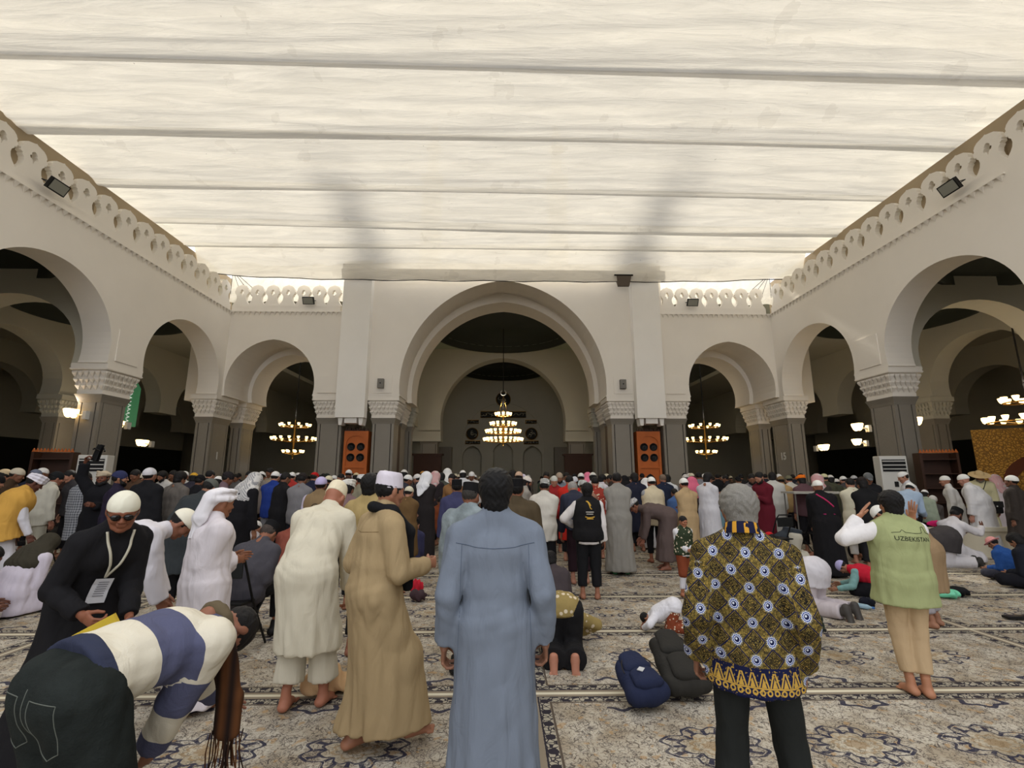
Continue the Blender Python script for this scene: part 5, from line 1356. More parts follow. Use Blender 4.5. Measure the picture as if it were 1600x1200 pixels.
person('tall man in a plain grey robe with short dark hair seen from behind', head=(2.040,8.700,1.707), yaw=-6, pose='pray', kw=dict(hp=6), clothes=[('robe','robe',(140,136,128),R_(loose=.035,skirt=.20,hem=.05,swide=.01))], hair='hair', sk=(146,100,78), shoes=True, shoec=(60,110,70), seed=67)
person('man in a cream waistcoat over grey sleeves and white cap, beyond the bending brown robe', head=(2.986,9.800,1.637), yaw=4, pose='pray', clothes=[('shirt','shirt',(150,152,156),R_(loose=.03,vlen=.15)),('vest','vest',(200,186,156),R_(loose=.05,vlen=.2)),BLACKTR], hat='kufi', hair='hair', sk=(150,96,72), seed=68)
person('man in a tan long shirt and white cap behind the small boy', head=(3.452,9.300,1.614), yaw=12, pose='pray', clothes=[('shirt','robe',(176,150,112),R_(loose=.03,skirt=.19,hem=.45)),('trousers','trousers',(150,134,100),R_(loose=.03))], hat='kufi', hair='hair', sk=(150,96,72), seed=69)
person('man in a brown-grey robe and grey patterned headcloth bowing to the left', at=(2.952,9.000), scale=.98, yaw=80, pose='bow', kw=dict(wl=(-.1,.42,.42),wr=(.12,.46,.40),lean=66), clothes=[('robe','robe',(92,78,74),R_(loose=.035,skirt=.19,hem=.16))], hat='turban', hatc=((150,150,156),.9,'check'), sk=(140,90,70), seed=70)
p = person('small boy in an embroidered dark green vest, white sleeves and white leggings', head=(2.580,7.000,1.085), yaw=-160, kw=dict(wl=(-.03,.24,1.0),wr=(.06,.22,1.0),hp=12), clothes=[('shirt','shirt',(214,212,214),R_(loose=.03,vlen=.1,arm=.01)),('vest','vest',((48,58,40),.9,'flowers'),R_(loose=.045,vlen=.05)),('leggings','trousers',(210,208,212),R_(loose=.01)),('shorts','shirt',(124,62,38),R_(loose=.03,vlen=.42,sleeve=None,fold=.002,collar=False))][:3]+[('sarong','trousers',(124,62,38),R_(loose=.035,cuff=.52))], hair='hair', sk=(160,104,76), eyes=True, seed=71, step=.018, hstep=.007)
person('toddler in white, rust and green clothes crouching face down on the carpet', at=(1.846,5.577), scale=.52, yaw=70, pose='sujud', clothes=[('shirt','shirt',(214,212,216),R_(loose=.06,vlen=.05)),('trousers','trousers',((130,64,40),.9,'flowers'),R_(loose=.05,cuff=.03))], hair='hair', sk=(160,108,82), seed=72)
person('person in black trousers and a batik top prostrating, bare soles towards us', at=(.56,4.86), scale=.92, yaw=-4, pose='sujud', clothes=[('shirt','shirt',((150,130,80),.9,'flowers'),R_(loose=.03,vlen=.02)),('trousers','trousers',(28,27,28),R_(loose=.045,cuff=.02,swide=.02))], hair='mop', sk=(176,120,96), seed=73, step=.014, hstep=.007)
person('child in a dark grey hooded jacket sitting right of the slate-blue robe', head=(0.594,6.400,0.684), yaw=10, pose='cross', clothes=[('jacket','shirt',(70,62,64),R_(loose=.05,vlen=.08)),('trousers','trousers',(60,60,70),R_(loose=.02))], hair='mop', seed=74)
p = person('man in a black robe with a pink sash and pink strap, white cap', head=(5.534,8.500,1.583), yaw=-4, kw=dict(lean=5,curve=10,wl=(-.12,.25,.85)), clothes=[('robe','robe',(24,23,25),R_(loose=.05,skirt=.23,hem=.04,arm=.02))], hat='kufi', hair=None, sk=(140,92,72), seed=75)
k=p['k']; s=SDF(.01)
s.cone(k.W-(0,0,.03),k.W-(0,0,.005),.166,.166,1.30,cut=True,k=0); s.plane(k.W-v3(0,0,.035),(0,0,-1)); s.plane(k.W+v3(0,0,.0),(0,0,1)); V,Q=s.mesh(.014); link('sash',mesh_np('sash',V,Q),cloth((176,40,100)),p['root'])
decal(p['root'],p['robe'],'strap',[[(-.12,.10),(-.02,.0),(.10,-.12)]],cloth((186,50,96)),(0,0,k.N[2]-.10),(1,0,0),(0,0,1),(0,-1,0),.006,tube=.016)
person('man in long cream shirt prostrating, left of the black robe with pink sash', at=(5.734,9.875), scale=1.0, yaw=78, pose='sujud', clothes=[('shirt','shirt',(60,66,74),R_(loose=.04,vlen=-.15)),('skirt','trousers',(206,200,184),R_(loose=.07,cuff=.12)),('shirt','shirt',(206,200,184),R_(loose=.06,vlen=.12,sleeve=None,collar=False))][:2], hair='hair', sk=(140,92,70), seed=76)
person('man in a white shirt and slate waistcoat prostrating, dark soles towards us', at=(3.86,6.30), scale=1.02, yaw=30, pose='sujud', clothes=[('shirt','shirt',(206,202,206),R_(loose=.05,vlen=.15)),('vest','vest',(78,82,90),R_(loose=.062,vlen=.0,cutlow=.10)),('trousers','trousers',(190,180,182),R_(loose=.035,cuff=.02))], hair='hair', shoes=True, shoec=(70,66,62), sk=(140,92,70), seed=77, step=.014)
person('child in a red sleeveless vest and lilac cap kneeling forward', at=(5.155,7.081), scale=.74, yaw=50, pose='kneel', kw=dict(lean=62,curve=10,wl=(-.3,.45,.1),wr=(.3,.45,.1)), clothes=[('shirt','shirt',(120,160,158),R_(loose=.03,vlen=.05)),('vest','vest',(186,32,52),R_(loose=.05,vlen=.08)),('trousers','trousers',(24,24,28),R_(loose=.05))], hat='kufi', hatc=(170,164,206), seed=78)
person('man in a beige shirt and grey trousers bowing directly behind the sage-green vest', at=(4.819,5.634), scale=.86, yaw=35, pose='dip', kw=dict(lean=30,curve=20), clothes=[('shirt','robe',(146,122,92),R_(loose=.05,skirt=.19,hem=.45)),('trousers','trousers',(150,144,146),R_(loose=.02))], hat='kufi', hair='hair', seed=79)
person('man in a light blue shirt and white cap leaning to the right', head=(8.691,10.200,1.543), scale=1.0, yaw=-62, pose='dip', kw=dict(lean=38,curve=10,wr=(.15,.5,.85),wl=(-.15,.45,.8)), clothes=[('shirt','shirt',(158,176,196),R_(loose=.05,vlen=.12)),('trousers','trousers',(44,42,42),R_(loose=.03))], hat='kufi', hair='hair', sk=(160,112,90), seed=80)
person('man in a long charcoal coat and white trousers prostrating at the right', at=(8.311,9.276), scale=1.08, yaw=66, pose='sujud', clothes=[('coat','shirt',(66,62,62),R_(loose=.08,vlen=.22)),('trousers','trousers',(206,202,204),R_(loose=.05,cuff=.03))], hair='hair', shoes=True, shoec=(50,48,44), seed=81)
person('man in a white robe and black cap kneeling in profile with a raised hand', head=(9.130,9.700,1.007), yaw=-78, pose='kneel', kw=dict(wr=(.16,.36,.62),wl=(-.10,.30,.5)), clothes=[('robe','robe',(208,204,206),R_(loose=.03,skirt=.16,hem=.02))], hat='peci', hatc=(22,22,22), hair='hair', hands=('relaxed','flat'), sk=(110,70,52), seed=82, beard=(26,20,18))
person('big man in a white robe and white cap, left of the straw hat', head=(10.155,10.600,1.692), yaw=40, kw=dict(lean=8,curve=14), clothes=[('robe','robe',(212,210,210),R_(loose=.07,skirt=.27,hem=.05,arm=.02,belly=.03))], hat='kufi', hair=None, sk=(180,130,110), seed=83)
person('slimmer man in white robe and white cap, left of the big white-robed man', head=(10.496,11.400,1.665), yaw=50, kw=dict(lean=4,curve=8), clothes=[('robe','robe',(214,212,208),R_(loose=.03,skirt=.19,hem=.05))], hat='kufi', hair=None, sk=(170,120,96), seed=84)
p = person('man in a pale yellow robe and broad straw hat with a black shoulder bag', head=(11.603,11.600,1.773), yaw=150, kw=dict(lean=4,curve=10,hp=12), clothes=[('robe','robe',(196,188,148),R_(loose=.05,skirt=.22,hem=.05,arm=.015))], hat='straw', hatc=(190,164,120), hair='hair', sk=(150,100,76), eyes=True, beard=(120,110,100), seed=85)
k=p['k']; decal(p['root'],p['robe'],'bag_strap',[[(-.10,.17),(0,-.02),(.12,-.30)]],M_BLACK,(0,0,k.C[2]),(1,0,0),(0,0,1),(0,1,0),.006,tube=.008)
bx,by=p['root'].location.x,p['root'].location.y
r=empty('shoulder_bag',(bx-.02,by-.30,.92)); tag(r,'black shoulder bag in front of the man in the straw hat','bag'); MB().box((-.17,-.06,-.14),(.17,.06,.14)).obj('body',M_BLACK,r,bevel=.03); MB().box((-.175,-.07,.0),(.175,.0,.145)).obj('flap',plain('black_leather',(30,29,30),.5),r,bevel=.01); MB().lathe([(.015,0),(.015,.01)],8).obj('clasp',M_WHITE,r,loc=(0,-.075,.03),rot=(PI/2,0,0))
person('man in a dark brown jacket and white cap at the far right edge', head=(10.219,9.600,1.675), yaw=30, clothes=[('jacket','robe',(54,48,44),R_(loose=.06,skirt=.2,hem=.5)),BLACKTR], hat='kufi', sk=(120,80,60), seed=86)
person('child in a blue puffy jacket and pink sun hat sitting at the right edge', head=(8.136,8.200,0.637), yaw=20, pose='cross', clothes=[('jacket','shirt',(44,84,150),R_(loose=.06,vlen=.06,fold=.01)),('trousers','trousers',(60,60,70),R_(loose=.02))], hat='bucket', hatc=(216,150,146), seed=87)
person('child in a black jacket with black hair sitting at the right edge, back to us', head=(7.895,7.600,0.758), yaw=10, pose='cross', clothes=[('jacket','shirt',(26,28,36),R_(loose=.06,vlen=.06)),('trousers','trousers',(22,22,28),R_(loose=.03))], hair='mop', seed=88)
# left side
p = person('man in a mustard yellow waistcoat over a white robe and white turban at the left', head=(-6.809,7.300,1.669), yaw=-40, pose='dip', kw=dict(lean=12,curve=14,wr=(.22,.25,.8)), clothes=[('robe','robe',(204,202,208),R_(loose=.022,skirt=.24,hem=.06)),('vest','vest',(198,152,72),R_(loose=.075,vlen=.18,belly=.0,swide=.03))], hat='turban', hatc=(218,214,222), sk=(96,60,48), seed=91)
person('man in an off-white shirt and black cap beside the yellow waistcoat', head=(-8.443,9.400,1.734), yaw=-30, kw=dict(lean=8,curve=10), clothes=[('shirt','shirt',(190,186,172),R_(loose=.05,vlen=.2)),('trousers','trousers',(170,166,150),R_(loose=.03))], hat='beanie', hatc=(28,30,32), sk=(150,100,80), seed=92)
person('person in white with a dark olive hood sitting on the carpet at the left', head=(-5.915,6.700,1.080), scale=1.0, yaw=-10, pose='kneel', kw=dict(lean=18,curve=18), clothes=[('robe','robe',(204,196,208),R_(loose=.05,skirt=.20,hem=.02)),('hood','shirt',(60,56,44),R_(loose=.06,vlen=-.28,sleeve=None))][:1], hat='hijab', hatc=(58,54,44), seed=93)
person('boy in white sitting cross-legged at the left edge of the carpet', head=(-5.817,5.900,0.834), yaw=-50, pose='cross', clothes=[('robe','shirt',(210,206,212),R_(loose=.03,vlen=.1)),('trousers','trousers',(208,204,210),R_(loose=.04))], hair='hair', seed=94, sk=(110,72,56))
p = person('bearded man in a black robe and cream turban raising a pair of black sandals', head=(-6.969,8.600,1.749), yaw=-170, kw=dict(wr=(.26,.10,1.86),epr=(1,0,0),wl=(-.05,.24,1.15)), clothes=[('robe','robe',(24,24,28),R_(loose=.06,skirt=.24,hem=.04,arm=.01))], hat='turban', hatc=(188,172,148), hands=('grip','grip'), sk=(110,66,48), beard=(20,18,18), seed=95, eyes=True)
r=empty('pair_of_sandals',(-7.086,8.550,2.046)); r.rotation_euler=(0,.25,0); tag(r,'pair of black sandals held up above the crowd at the left','sandals')
for s_ in (-1,1): MB().frustum((-.06,-.02+s_*.03,-.14),(.06,.02+s_*.03,.15),.01,.02).obj('sole',M_BLACK,r,bevel=.015); MB().tube([(-.06,s_*.05,.05),(0,s_*.11,.08),(.06,s_*.05,.05)],.014,5).obj('toe_strap',M_BLACK,r)
person('person in a grey and white plaid tunic beside the raised sandals', head=(-7.852,9.300,1.721), yaw=-10, clothes=[('tunic','robe',((150,152,156),.9,'plaid'),R_(loose=.03,skirt=.18,hem=.5)),BLACKTR], sk=(100,66,50), seed=96)
person('man in a dark purple jacket and navy beanie looking right', head=(-6.361,8.200,1.744), yaw=-60, clothes=[('jacket','robe',(40,34,52),R_(loose=.05,skirt=.19,hem=.5)),BLACKTR], hat='beanie', hatc=(48,52,84), beard=(24,20,20), seed=97)
person('man in a black robe and white knitted cap seen from behind at the left', head=(-5.884,8.200,1.797), yaw=-4, clothes=[('robe','robe',(26,26,29),R_(loose=.05,skirt=.22,hem=.05))], hat='kufi', hatc=(206,204,208), sk=(140,96,76), seed=98)
person('man in a grey overcoat with black hair seen from behind at the left', head=(-5.801,8.900,1.718), yaw=-14, kw=dict(hp=20), clothes=[('overcoat','robe',(104,98,92),R_(loose=.04,skirt=.2,hem=.32)),BLACKTR], hair='mop', seed=99)
person('man in a dark green-grey hooded coat and grey beanie sitting high at the left', head=(-3.864,6.600,1.591), yaw=-15, pose='dip', kw=dict(lean=20), clothes=[('coat','robe',(52,56,58),R_(loose=.06,skirt=.2,hem=.5)),BLACKTR], hat='beanie', hatc=(92,94,88), seed=100)
person('woman in a black abaya with a grey chequered shawl', head=(-3.982,8.000,1.681), yaw=-30, pose='dip', kw=dict(lean=12), clothes=[('abaya','robe',(24,23,26),R_(loose=.05,skirt=.24,hem=.03)),], hat='hijab', hatc=((130,130,134),.9,'check'), seed=101)
p = person('man in a brown waistcoat with a round emblem and a lilac cap', head=(-2.703,7.300,1.650), yaw=0, clothes=[('shirt','shirt',(196,186,204),R_(loose=.03,vlen=.1,arm=.01)),('vest','vest',(130,108,78),R_(loose=.055,vlen=.12)),BLACKTR], hat='kufi', hatc=(186,176,212), sk=(130,90,70), seed=102)
k=p['k']; decal(p['root'],p['vest'],'round_emblem',[[(.05*math.cos(a),.05*math.sin(a)) for a in [2*PI*i/12 for i in range(13)]],[(-.02,-.03),(.0,.03),(.025,.0)],[(-.08,-.075),(.08,-.075)]],plain('dark_print',(50,46,40),.8),(0,0,k.C[2]-.03),(1,0,0),(0,0,1),(0,-1,0),.003,tube=.006)
person('man in a navy shirt and black cap behind the denim jacket', head=(-0.681,7.200,1.613), yaw=8, clothes=[('shirt','shirt',(62,62,92),R_(loose=.05,vlen=.15)),BLACKTR], hat='peci', hatc=(22,22,24), seed=103)

# ------------------------------------------------------------ the crowd between the worshippers in front and the halls
W_=(228,226,222); K_=(24,23,25); DK=(36,34,38)
LM=dict(stone=0)
def crowd(px_,py_,pz_, kind, rgb, hat, hatc, yaw, pose, label, rgb2=(30,29,32), hair='hair', hairc=(22,19,18), sk=(150,102,78), beard=None, group=None, eyes=False, n=0):
    cl = {'R':[('robe','robe',rgb,R_(loose=.035,skirt=.20,hem=.05,seed=1+n%2))],
          'S':[('shirt','shirt',rgb,R_(loose=.035,vlen=.16,seed=1+n%2)),('trousers','trousers',rgb2,R_(loose=.02,seed=1))],
          'L':[('coat','robe',rgb,R_(loose=.045,skirt=.19,hem=.42,seed=1+n%2)),('trousers','trousers',rgb2,R_(loose=.02,seed=1))],
          'A':[('abaya','robe',rgb,R_(loose=.05,skirt=.23,hem=.03,seed=1))]}[kind]
    kw = dict()
    if pose=='kneel' and pz_>1.05: pose = 'chair' if pz_<1.32 else 'stand2'
    return person(label, head=(px_,py_,pz_), yaw=yaw, pose=pose, kw=kw, clothes=[(a,b,c,dict(d)) for a,b,c,d in cl], hat=hat, hatc=hatc, hair=hair, hairc=hairc, sk=sk, step=.026, hstep=.012, beard=beard, group=group, seed=1)
ROWS = [
# left part
(-10.01,10.00,1.79,'S',(44,40,36),'kufi',(190,170,136),-30,'stand2','man in a black coat and beige cap at the left edge'),
(-9.08,9.30,1.80,'S',(66,50,36),'kufi',(190,180,160),-60,'stand2','man in a brown jacket and cream cap behind the yellow waistcoat'),
(-8.42,8.30,1.67,'S',(30,30,30),'beanie',K_,-20,'stand2','man in black with a black cap cut by the left edge'),
(-10.36,11.00,1.79,'S',(40,44,60),'beanie',(110,116,134),-10,'stand2','man with a grey-blue cap behind the white turban at the left'),
(-10.76,11.60,1.84,'R',(190,184,176),'kufi',W_,-30,'stand2','man with a round white cap just above the white turban'),
(-9.10,10.30,1.76,'S',(52,50,52),None,W_,150,'stand2','bareheaded man in a dark grey jacket facing us beside the left bookcase'),
(-7.91,9.92,0.95,'S',(40,38,44),'kufi',(222,216,180),0,'kneel','person with a low cream cap sitting beside the sunglasses man'),
(-7.98,10.62,1.77,'S',(84,62,46),None,W_,170,'phone','bareheaded man facing us with his hands at his chin, left'),
(-8.22,11.20,1.71,'S',(60,52,46),'kufi',(214,206,186),-10,'stand2','man with a cream cap half hidden left of the white knitted cap'),
(-8.24,11.84,1.76,'S',(196,192,186),None,W_,165,'stand2','bearded man in a white shirt facing us right of the white knitted cap'),
(-8.38,12.44,1.78,'S',(150,120,90),None,W_,175,'stand2','brown-haired man facing us left of the grey overcoat'),
(-8.47,13.12,1.78,'S',(190,188,186),'kufi',W_,0,'stand2','man in white with white cap behind the grey overcoat'),
(-7.40,11.80,1.73,'S',(50,48,58),'kufi',(208,160,56),10,'stand2','man with a yellow cap right of the grey overcoat'),
(-5.88,9.60,1.67,'L',(28,28,32),'beanie',K_,-10,'pray','man in a long black coat and black hood right of the grey overcoat'),
(-6.76,11.40,1.77,'S',(40,36,36),None,W_,-20,'stand2','black-haired man in black left of the stone pier numbered 1'),
(-6.11,10.60,1.65,'S',(120,100,90),'kufi',W_,0,'stand2','man with a flat white cap in front of the pier numbered 1'),
(-5.22,9.40,1.73,'S',(112,92,98),'beanie',(38,34,36),-50,'stand2','man in a mauve jacket with dark hair looking right'),
(-7.07,10.20,1.16,'S',(70,150,176),None,W_,150,'stand2','child in a bright cyan jacket standing between the coats'),
(-6.60,9.20,1.12,'S',(34,34,36),None,W_,120,'kneel','crouching boy in black behind the sunglasses man'),
(-6.44,12.40,1.76,'S',(46,44,46),None,W_,178,'stand2','moustached balding man facing us left of the grey chequered shawl'),
(-5.88,11.60,1.69,'S',(120,110,104),'kufi',W_,10,'stand2','man with a small white cap left of the brown-bag man'),
(-6.42,13.08,1.77,'S',(130,124,118),'kufi',W_,0,'stand2','man with a white cap directly above the chequered shawl'),
(-6.56,13.68,1.86,'L',(170,156,136),None,W_,150,'stand2','tall black-haired man in a beige shirt with a red-brown bag strap'),
(-4.90,10.60,1.75,'S',(36,58,130),'kufi',W_,-6,'pray','man in a royal-blue jacket, grey trousers and white cap',(128,126,128)),
(-5.41,12.02,1.70,'S',(54,48,60),'kufi',(190,180,214),0,'stand2','man with a lilac cap right of the royal-blue jacket'),
(-4.35,9.90,1.71,'L',(28,27,29),None,W_,-40,'pray','balding man in a long black jacket right of the royal-blue jacket'),
(-5.46,12.72,1.75,'S',(170,54,48),'kufi',W_,0,'stand2','man in a red jacket and white cap between black jacket and grey hoodie'),
(-5.60,13.40,1.74,'S',(70,66,64),'kufi',(206,204,200),10,'stand2','man with a white cap just left of the grey hoodie'),
(-3.83,9.40,1.71,'S',(124,122,124),'beanie',(42,36,34),-4,'pray','man in a light grey hoodie and dark jeans',(32,36,48)),
(-4.36,11.40,1.74,'S',(34,38,58),'cap',(176,34,34),-20,'stand2','man in navy with a bright red cap'),
(-4.32,12.04,1.71,'S',(28,28,28),'beanie',(34,40,34),0,'stand2','man with a dark green cap right of the brown waistcoat'),
(-3.75,10.60,1.66,'S',(28,28,30),'kufi',(216,208,180),-10,'stand2','man in a black jacket and cream cap right of the brown waistcoat'),
(-4.25,12.72,1.70,'S',(60,40,36),None,W_,150,'stand2','dark-haired man facing us left of the orange cabinet'),
(-2.07,6.60,1.61,'S',(120,96,96),'turban',(214,210,200),-8,'pray','man with a flat off-white turban above the tall cream cap'),
(-4.41,14.00,1.83,'S',(70,52,44),'kufi',W_,0,'stand2','man with a white cap directly before the left orange cabinet'),
(-4.59,14.64,1.71,'S',(80,40,36),'kufi',(186,176,214),0,'stand2','man with a lilac cap before the left orange cabinet'),
(-4.01,13.36,1.74,'S',(110,60,40),'kufi',(196,176,140),10,'stand2','man with a beige cap before the left orange cabinet'),
(-2.54,9.00,1.68,'S',(130,124,104),'turban',(210,208,204),-50,'stand2','man in an olive jacket and white turban left of the khaki shirt'),
(-4.98,11.44,1.18,'A',(190,172,142),'hijab',(196,178,148),4,'kneel','seated woman in a beige headscarf beside a yellow cap'),
(-5.57,13.40,1.07,'S',(196,192,192),'cap',(224,158,32),0,'kneel','child in white with a bright yellow-orange cap'),
(-6.77,14.20,1.07,'S',(64,62,66),'beanie',(60,58,62),10,'kneel','seated child in a dark grey hooded jacket below the chequered shawl'),
(-4.21,8.60,0.88,'S',(196,188,190),'kufi',W_,0,'kneel','seated man with a white knitted cap left of the charcoal shirt'),
(-5.83,12.40,0.62,'S',(92,82,66),'beanie',(96,86,70),0,'kneel','seated person in olive-brown behind the charcoal shirt'),
(-3.54,8.60,0.95,'S',(150,84,70),'kufi',(190,180,212),0,'kneel','seated man with a pale lilac cap right of the charcoal shirt'),
# centre
(-2.89,12.00,1.79,'S',(60,56,56),'kufi',W_,0,'stand2','man with a white cap between the khaki shirt and the tan robe'),
(-2.63,13.00,1.82,'S',(80,76,72),'kufi',(206,202,196),0,'stand2','man with a white cap just right of the lilac cap'),
(-2.10,11.00,1.68,'S',(52,54,64),'kufi',W_,-60,'stand2','man in a dark blue-grey jacket and white cap right of the lilac cap'),
(-2.11,11.80,1.70,'S',(44,44,50),'kufi',(216,212,206),60,'stand2','man with a white cap turned left beside the dark blue-grey jacket'),
(-2.30,14.00,1.79,'S',(40,36,34),'kufi',(170,126,66),0,'stand2','man with an ochre cap in the centre-left distance'),
(-1.58,10.20,1.73,'R',(40,36,36),'ghutra',(226,226,228),-20,'pray','man in a dark robe with a long white headcloth and black cord'),
(-1.70,12.32,1.76,'S',(46,40,42),'ghutra',((196,90,96),.9,'check'),-10,'stand2','man with a red and white chequered headcloth right of the white headcloth'),
(-1.64,13.00,1.72,'S',(80,84,76),None,W_,10,'stand2','man in a grey-green vest right of the red chequered headcloth'),
(-1.68,14.50,1.86,'R',(206,206,210),'hijab',W_,30,'stand2','far figure in a white headscarf under the central arch'),
(-1.17,11.00,1.69,'S',(150,110,70),None,W_,160,'stand2','man in a tan jacket facing us left of the navy shirt'),
(-1.13,13.60,1.81,'S',(206,206,208),'kufi',W_,10,'stand2','man in white with white cap above the denim jacket'),
(-0.92,14.20,1.78,'S',(200,196,194),'kufi',W_,180,'stand2','man in white facing us above the denim jacket'),
(-1.59,8.40,1.48,'L',(104,80,50),'kufi',(206,200,176),-20,'pray','man in a brown cloak just right of the black scarf'),
(-2.06,13.60,1.30,'A',(34,30,32),'hijab',(44,38,38),0,'kneel','seated woman in black below the long white headcloth'),
(-1.48,11.64,1.14,'S',(120,62,36),None,W_,10,'kneel','seated child in orange-brown left of the navy shirt'),
(-1.58,9.08,0.88,'S',(60,60,90),'beanie',(20,20,22),-10,'kneel','seated person with a black cap right of the black scarf'),
(0.23,11.60,1.77,'S',(36,34,36),None,W_,0,'stand2','bald man in black right of the slate robe man’s head'),
(0.36,10.80,1.75,'S',(28,28,30),'kufi',(196,164,140),-10,'stand2','man in black with a pinkish-beige cap right of the dark head'),
(0.53,12.24,1.70,'R',(206,196,210),'kufi',(210,200,216),-40,'stand2','man in a lilac-white robe and lilac cap'),
(0.53,10.00,1.65,'R',(156,150,140),'kufi',(216,206,196),-80,'pray','bearded man in a grey robe and pale cap facing right'),
(1.15,13.00,1.75,'S',(60,70,56),None,W_,160,'stand2','man facing us in green above the patterned cap'),
(1.16,11.00,1.66,'S',(150,40,40),'kufi',(200,200,190),176,'pray','man in a red patterned shirt and white cap facing us'),
(1.40,12.00,1.74,'L',(120,126,134),'kufi',(170,150,130),180,'stand2','bearded man in a pale grey waistcoat facing us'),
(1.74,13.28,1.74,'S',(190,196,200),None,W_,170,'stand2','man in a white shirt facing us right of the grey waistcoat'),
(1.37,10.00,1.65,'L',(190,44,34),None,W_,-10,'pray','man in a bright red coat with black hair'),
(1.68,11.44,1.64,'S',(60,56,56),'kufi',(206,206,210),160,'stand2','bearded man with a white cap above the close-cropped grey hair'),
(2.03,12.60,1.73,'S',(186,196,192),'kufi',(222,220,214),-10,'stand2','man in a pale shirt and white cap above the black vest'),
(2.35,13.48,1.74,'A',(200,110,130),'hijab',(224,124,150),0,'stand2','woman with a pink headscarf in the central distance'),
(2.19,11.80,1.74,'S',(206,206,206),'kufi',(210,206,196),-10,'stand2','man in white with a pale cap right of the pink headscarf'),
(1.49,9.02,1.58,'S',(150,110,90),'kufi',(170,170,166),0,'stand2','man with a flat grey cap behind the black vest'),
(1.95,10.30,1.62,'S',((150,58,46),.9,'flowers'),None,W_,-6,'pray','dark-haired man in a red flowered shirt left of the grey robe'),
(2.65,12.76,1.68,'S',(214,206,212),None,W_,-60,'pray','dark-haired man in a white shirt just left of the tall grey robe'),
(3.05,12.20,1.65,'A',(24,24,26),'hijab',K_,0,'stand2','woman in black just right of the tall grey robe'),
(3.35,12.80,1.63,'S',(96,96,100),None,W_,175,'stand2','boy facing us before the right orange cabinet'),
(3.03,11.20,1.71,'L',(34,36,50),None,W_,0,'pray','man in a dark navy suit left of the cream waistcoat'),
(3.43,11.68,1.59,'A',(214,214,216),'hijab',W_,0,'stand2','person in white behind the cream waistcoat'),
(3.97,12.08,1.68,'L',(34,40,58),'bald',W_,10,'pray','balding man in a navy suit right of the cream waistcoat'),
(4.29,12.64,1.67,'S',(206,206,206),None,W_,-10,'stand2','fair-haired man in white right of the navy suit'),
(3.65,10.40,1.38,'S',(70,96,140),None,W_,10,'stand2','child in a blue jacket beside the navy suit'),
(4.90,13.00,1.70,'S',(120,110,104),'kufi',(196,190,184),0,'stand2','man with a pale cap above the tan long shirt'),
(4.29,11.00,1.62,'A',(40,32,36),'hijab',(214,106,132),-10,'stand2','woman with a bright pink headscarf right of the tan long shirt'),
(5.41,13.36,1.74,'L',(120,120,126),None,W_,-10,'stand2','man in grey right of the pink headscarf'),
(5.79,13.88,1.72,'S',(40,40,40),'kufi',W_,0,'stand2','man with a white cap in black before the right back arch'),
(4.37,10.20,1.70,'R',(206,204,208),None,W_,-60,'phone','man in a white robe holding out his hands before the right back arch'),
(4.76,11.60,1.13,'A',(206,206,208),'hijab',W_,-5,'kneel','seated woman in a white headscarf left of the batik man’s head'),
(5.16,12.08,1.04,'S',(108,140,152),'bald',W_,-10,'cross','seated balding man in a light teal tunic'),
(4.70,13.68,0.86,'S',(112,112,112),None,W_,-30,'kneel','seated boy in grey with black hair left of the tan long shirt'),
# right
(5.89,11.40,1.69,'R',(120,116,118),None,W_,160,'stand2','bearded man in grey facing the maroon robe'),
(5.50,10.40,1.72,'R',(96,26,38),None,W_,110,'phone','bearded man in a long maroon robe with a red backpack'),
(6.72,12.00,1.73,'R',(196,194,186),None,W_,-30,'stand2','man in a white robe leaning right of the maroon robe'),
(7.16,12.44,1.65,'S',(176,146,100),'kufi',(120,100,70),-10,'stand2','man in a tan shirt and brown cap before the pier numbered 15'),
(7.67,12.96,1.67,'S',(196,192,180),'kufi',(110,108,86),0,'stand2','man in a white shirt and olive cap before the pier numbered 15'),
(6.79,11.00,1.68,'S',(92,66,70),'turban',(222,112,28),0,'stand2','man in a striped maroon shawl with a bright orange turban'),
(7.40,11.32,1.69,'L',(60,56,50),'ghutra',((190,60,74),.9,'check'),-30,'stand2','man with a long red chequered headcloth behind the pink sash'),
(8.13,12.20,1.71,'S',(70,70,54),'kufi',(196,190,150),0,'stand2','man with an olive-cream cap right of the red chequered headcloth'),
(8.66,12.72,1.68,'L',(66,68,54),'kufi',(206,202,196),-20,'stand2','man in a dark olive jacket and white cap right of the pink sash'),
(9.16,13.24,1.58,'L',(92,92,62),'kufi',(210,206,200),-10,'stand2','man in an olive shirt and white cap left of the cream tunic'),
(9.69,13.72,1.65,'S',(70,66,66),'kufi',W_,0,'stand2','man with a white cap above the cream tunic, left one'),
(10.13,14.20,1.59,'S',(120,116,120),'kufi',W_,0,'stand2','man with a low white cap above the cream tunic, right one'),
(10.70,14.68,1.67,'S',(60,60,64),'kufi',(186,186,186),10,'stand2','man with a pale grey cap left of the right air conditioner'),
(6.91,9.60,1.60,'L',(208,202,178),None,W_,-10,'pray','man in a long cream tunic left of the black waistcoat',(200,196,190)),
(6.55,8.80,1.63,'S',(26,26,27),'beanie',(40,34,32),-8,'pray','man in a black waistcoat with dark hair below the right air conditioner'),
(7.94,10.40,1.72,'S',(28,28,30),'cap',(96,98,98),160,'phone','man in black with a grey cap facing us before the right air conditioner'),
(9.06,10.90,1.75,'S',(206,206,210),'capback',W_,70,'stand2','man in white wearing a white cap backwards, right'),
(9.83,11.20,1.34,'S',(150,160,140),'kufi',W_,-60,'kneel','seated man with a white cap right of the light blue shirt'),
(10.73,12.00,1.16,'S',(96,90,88),'kufi',W_,160,'kneel','seated man with a white cap facing us left of the white robes'),
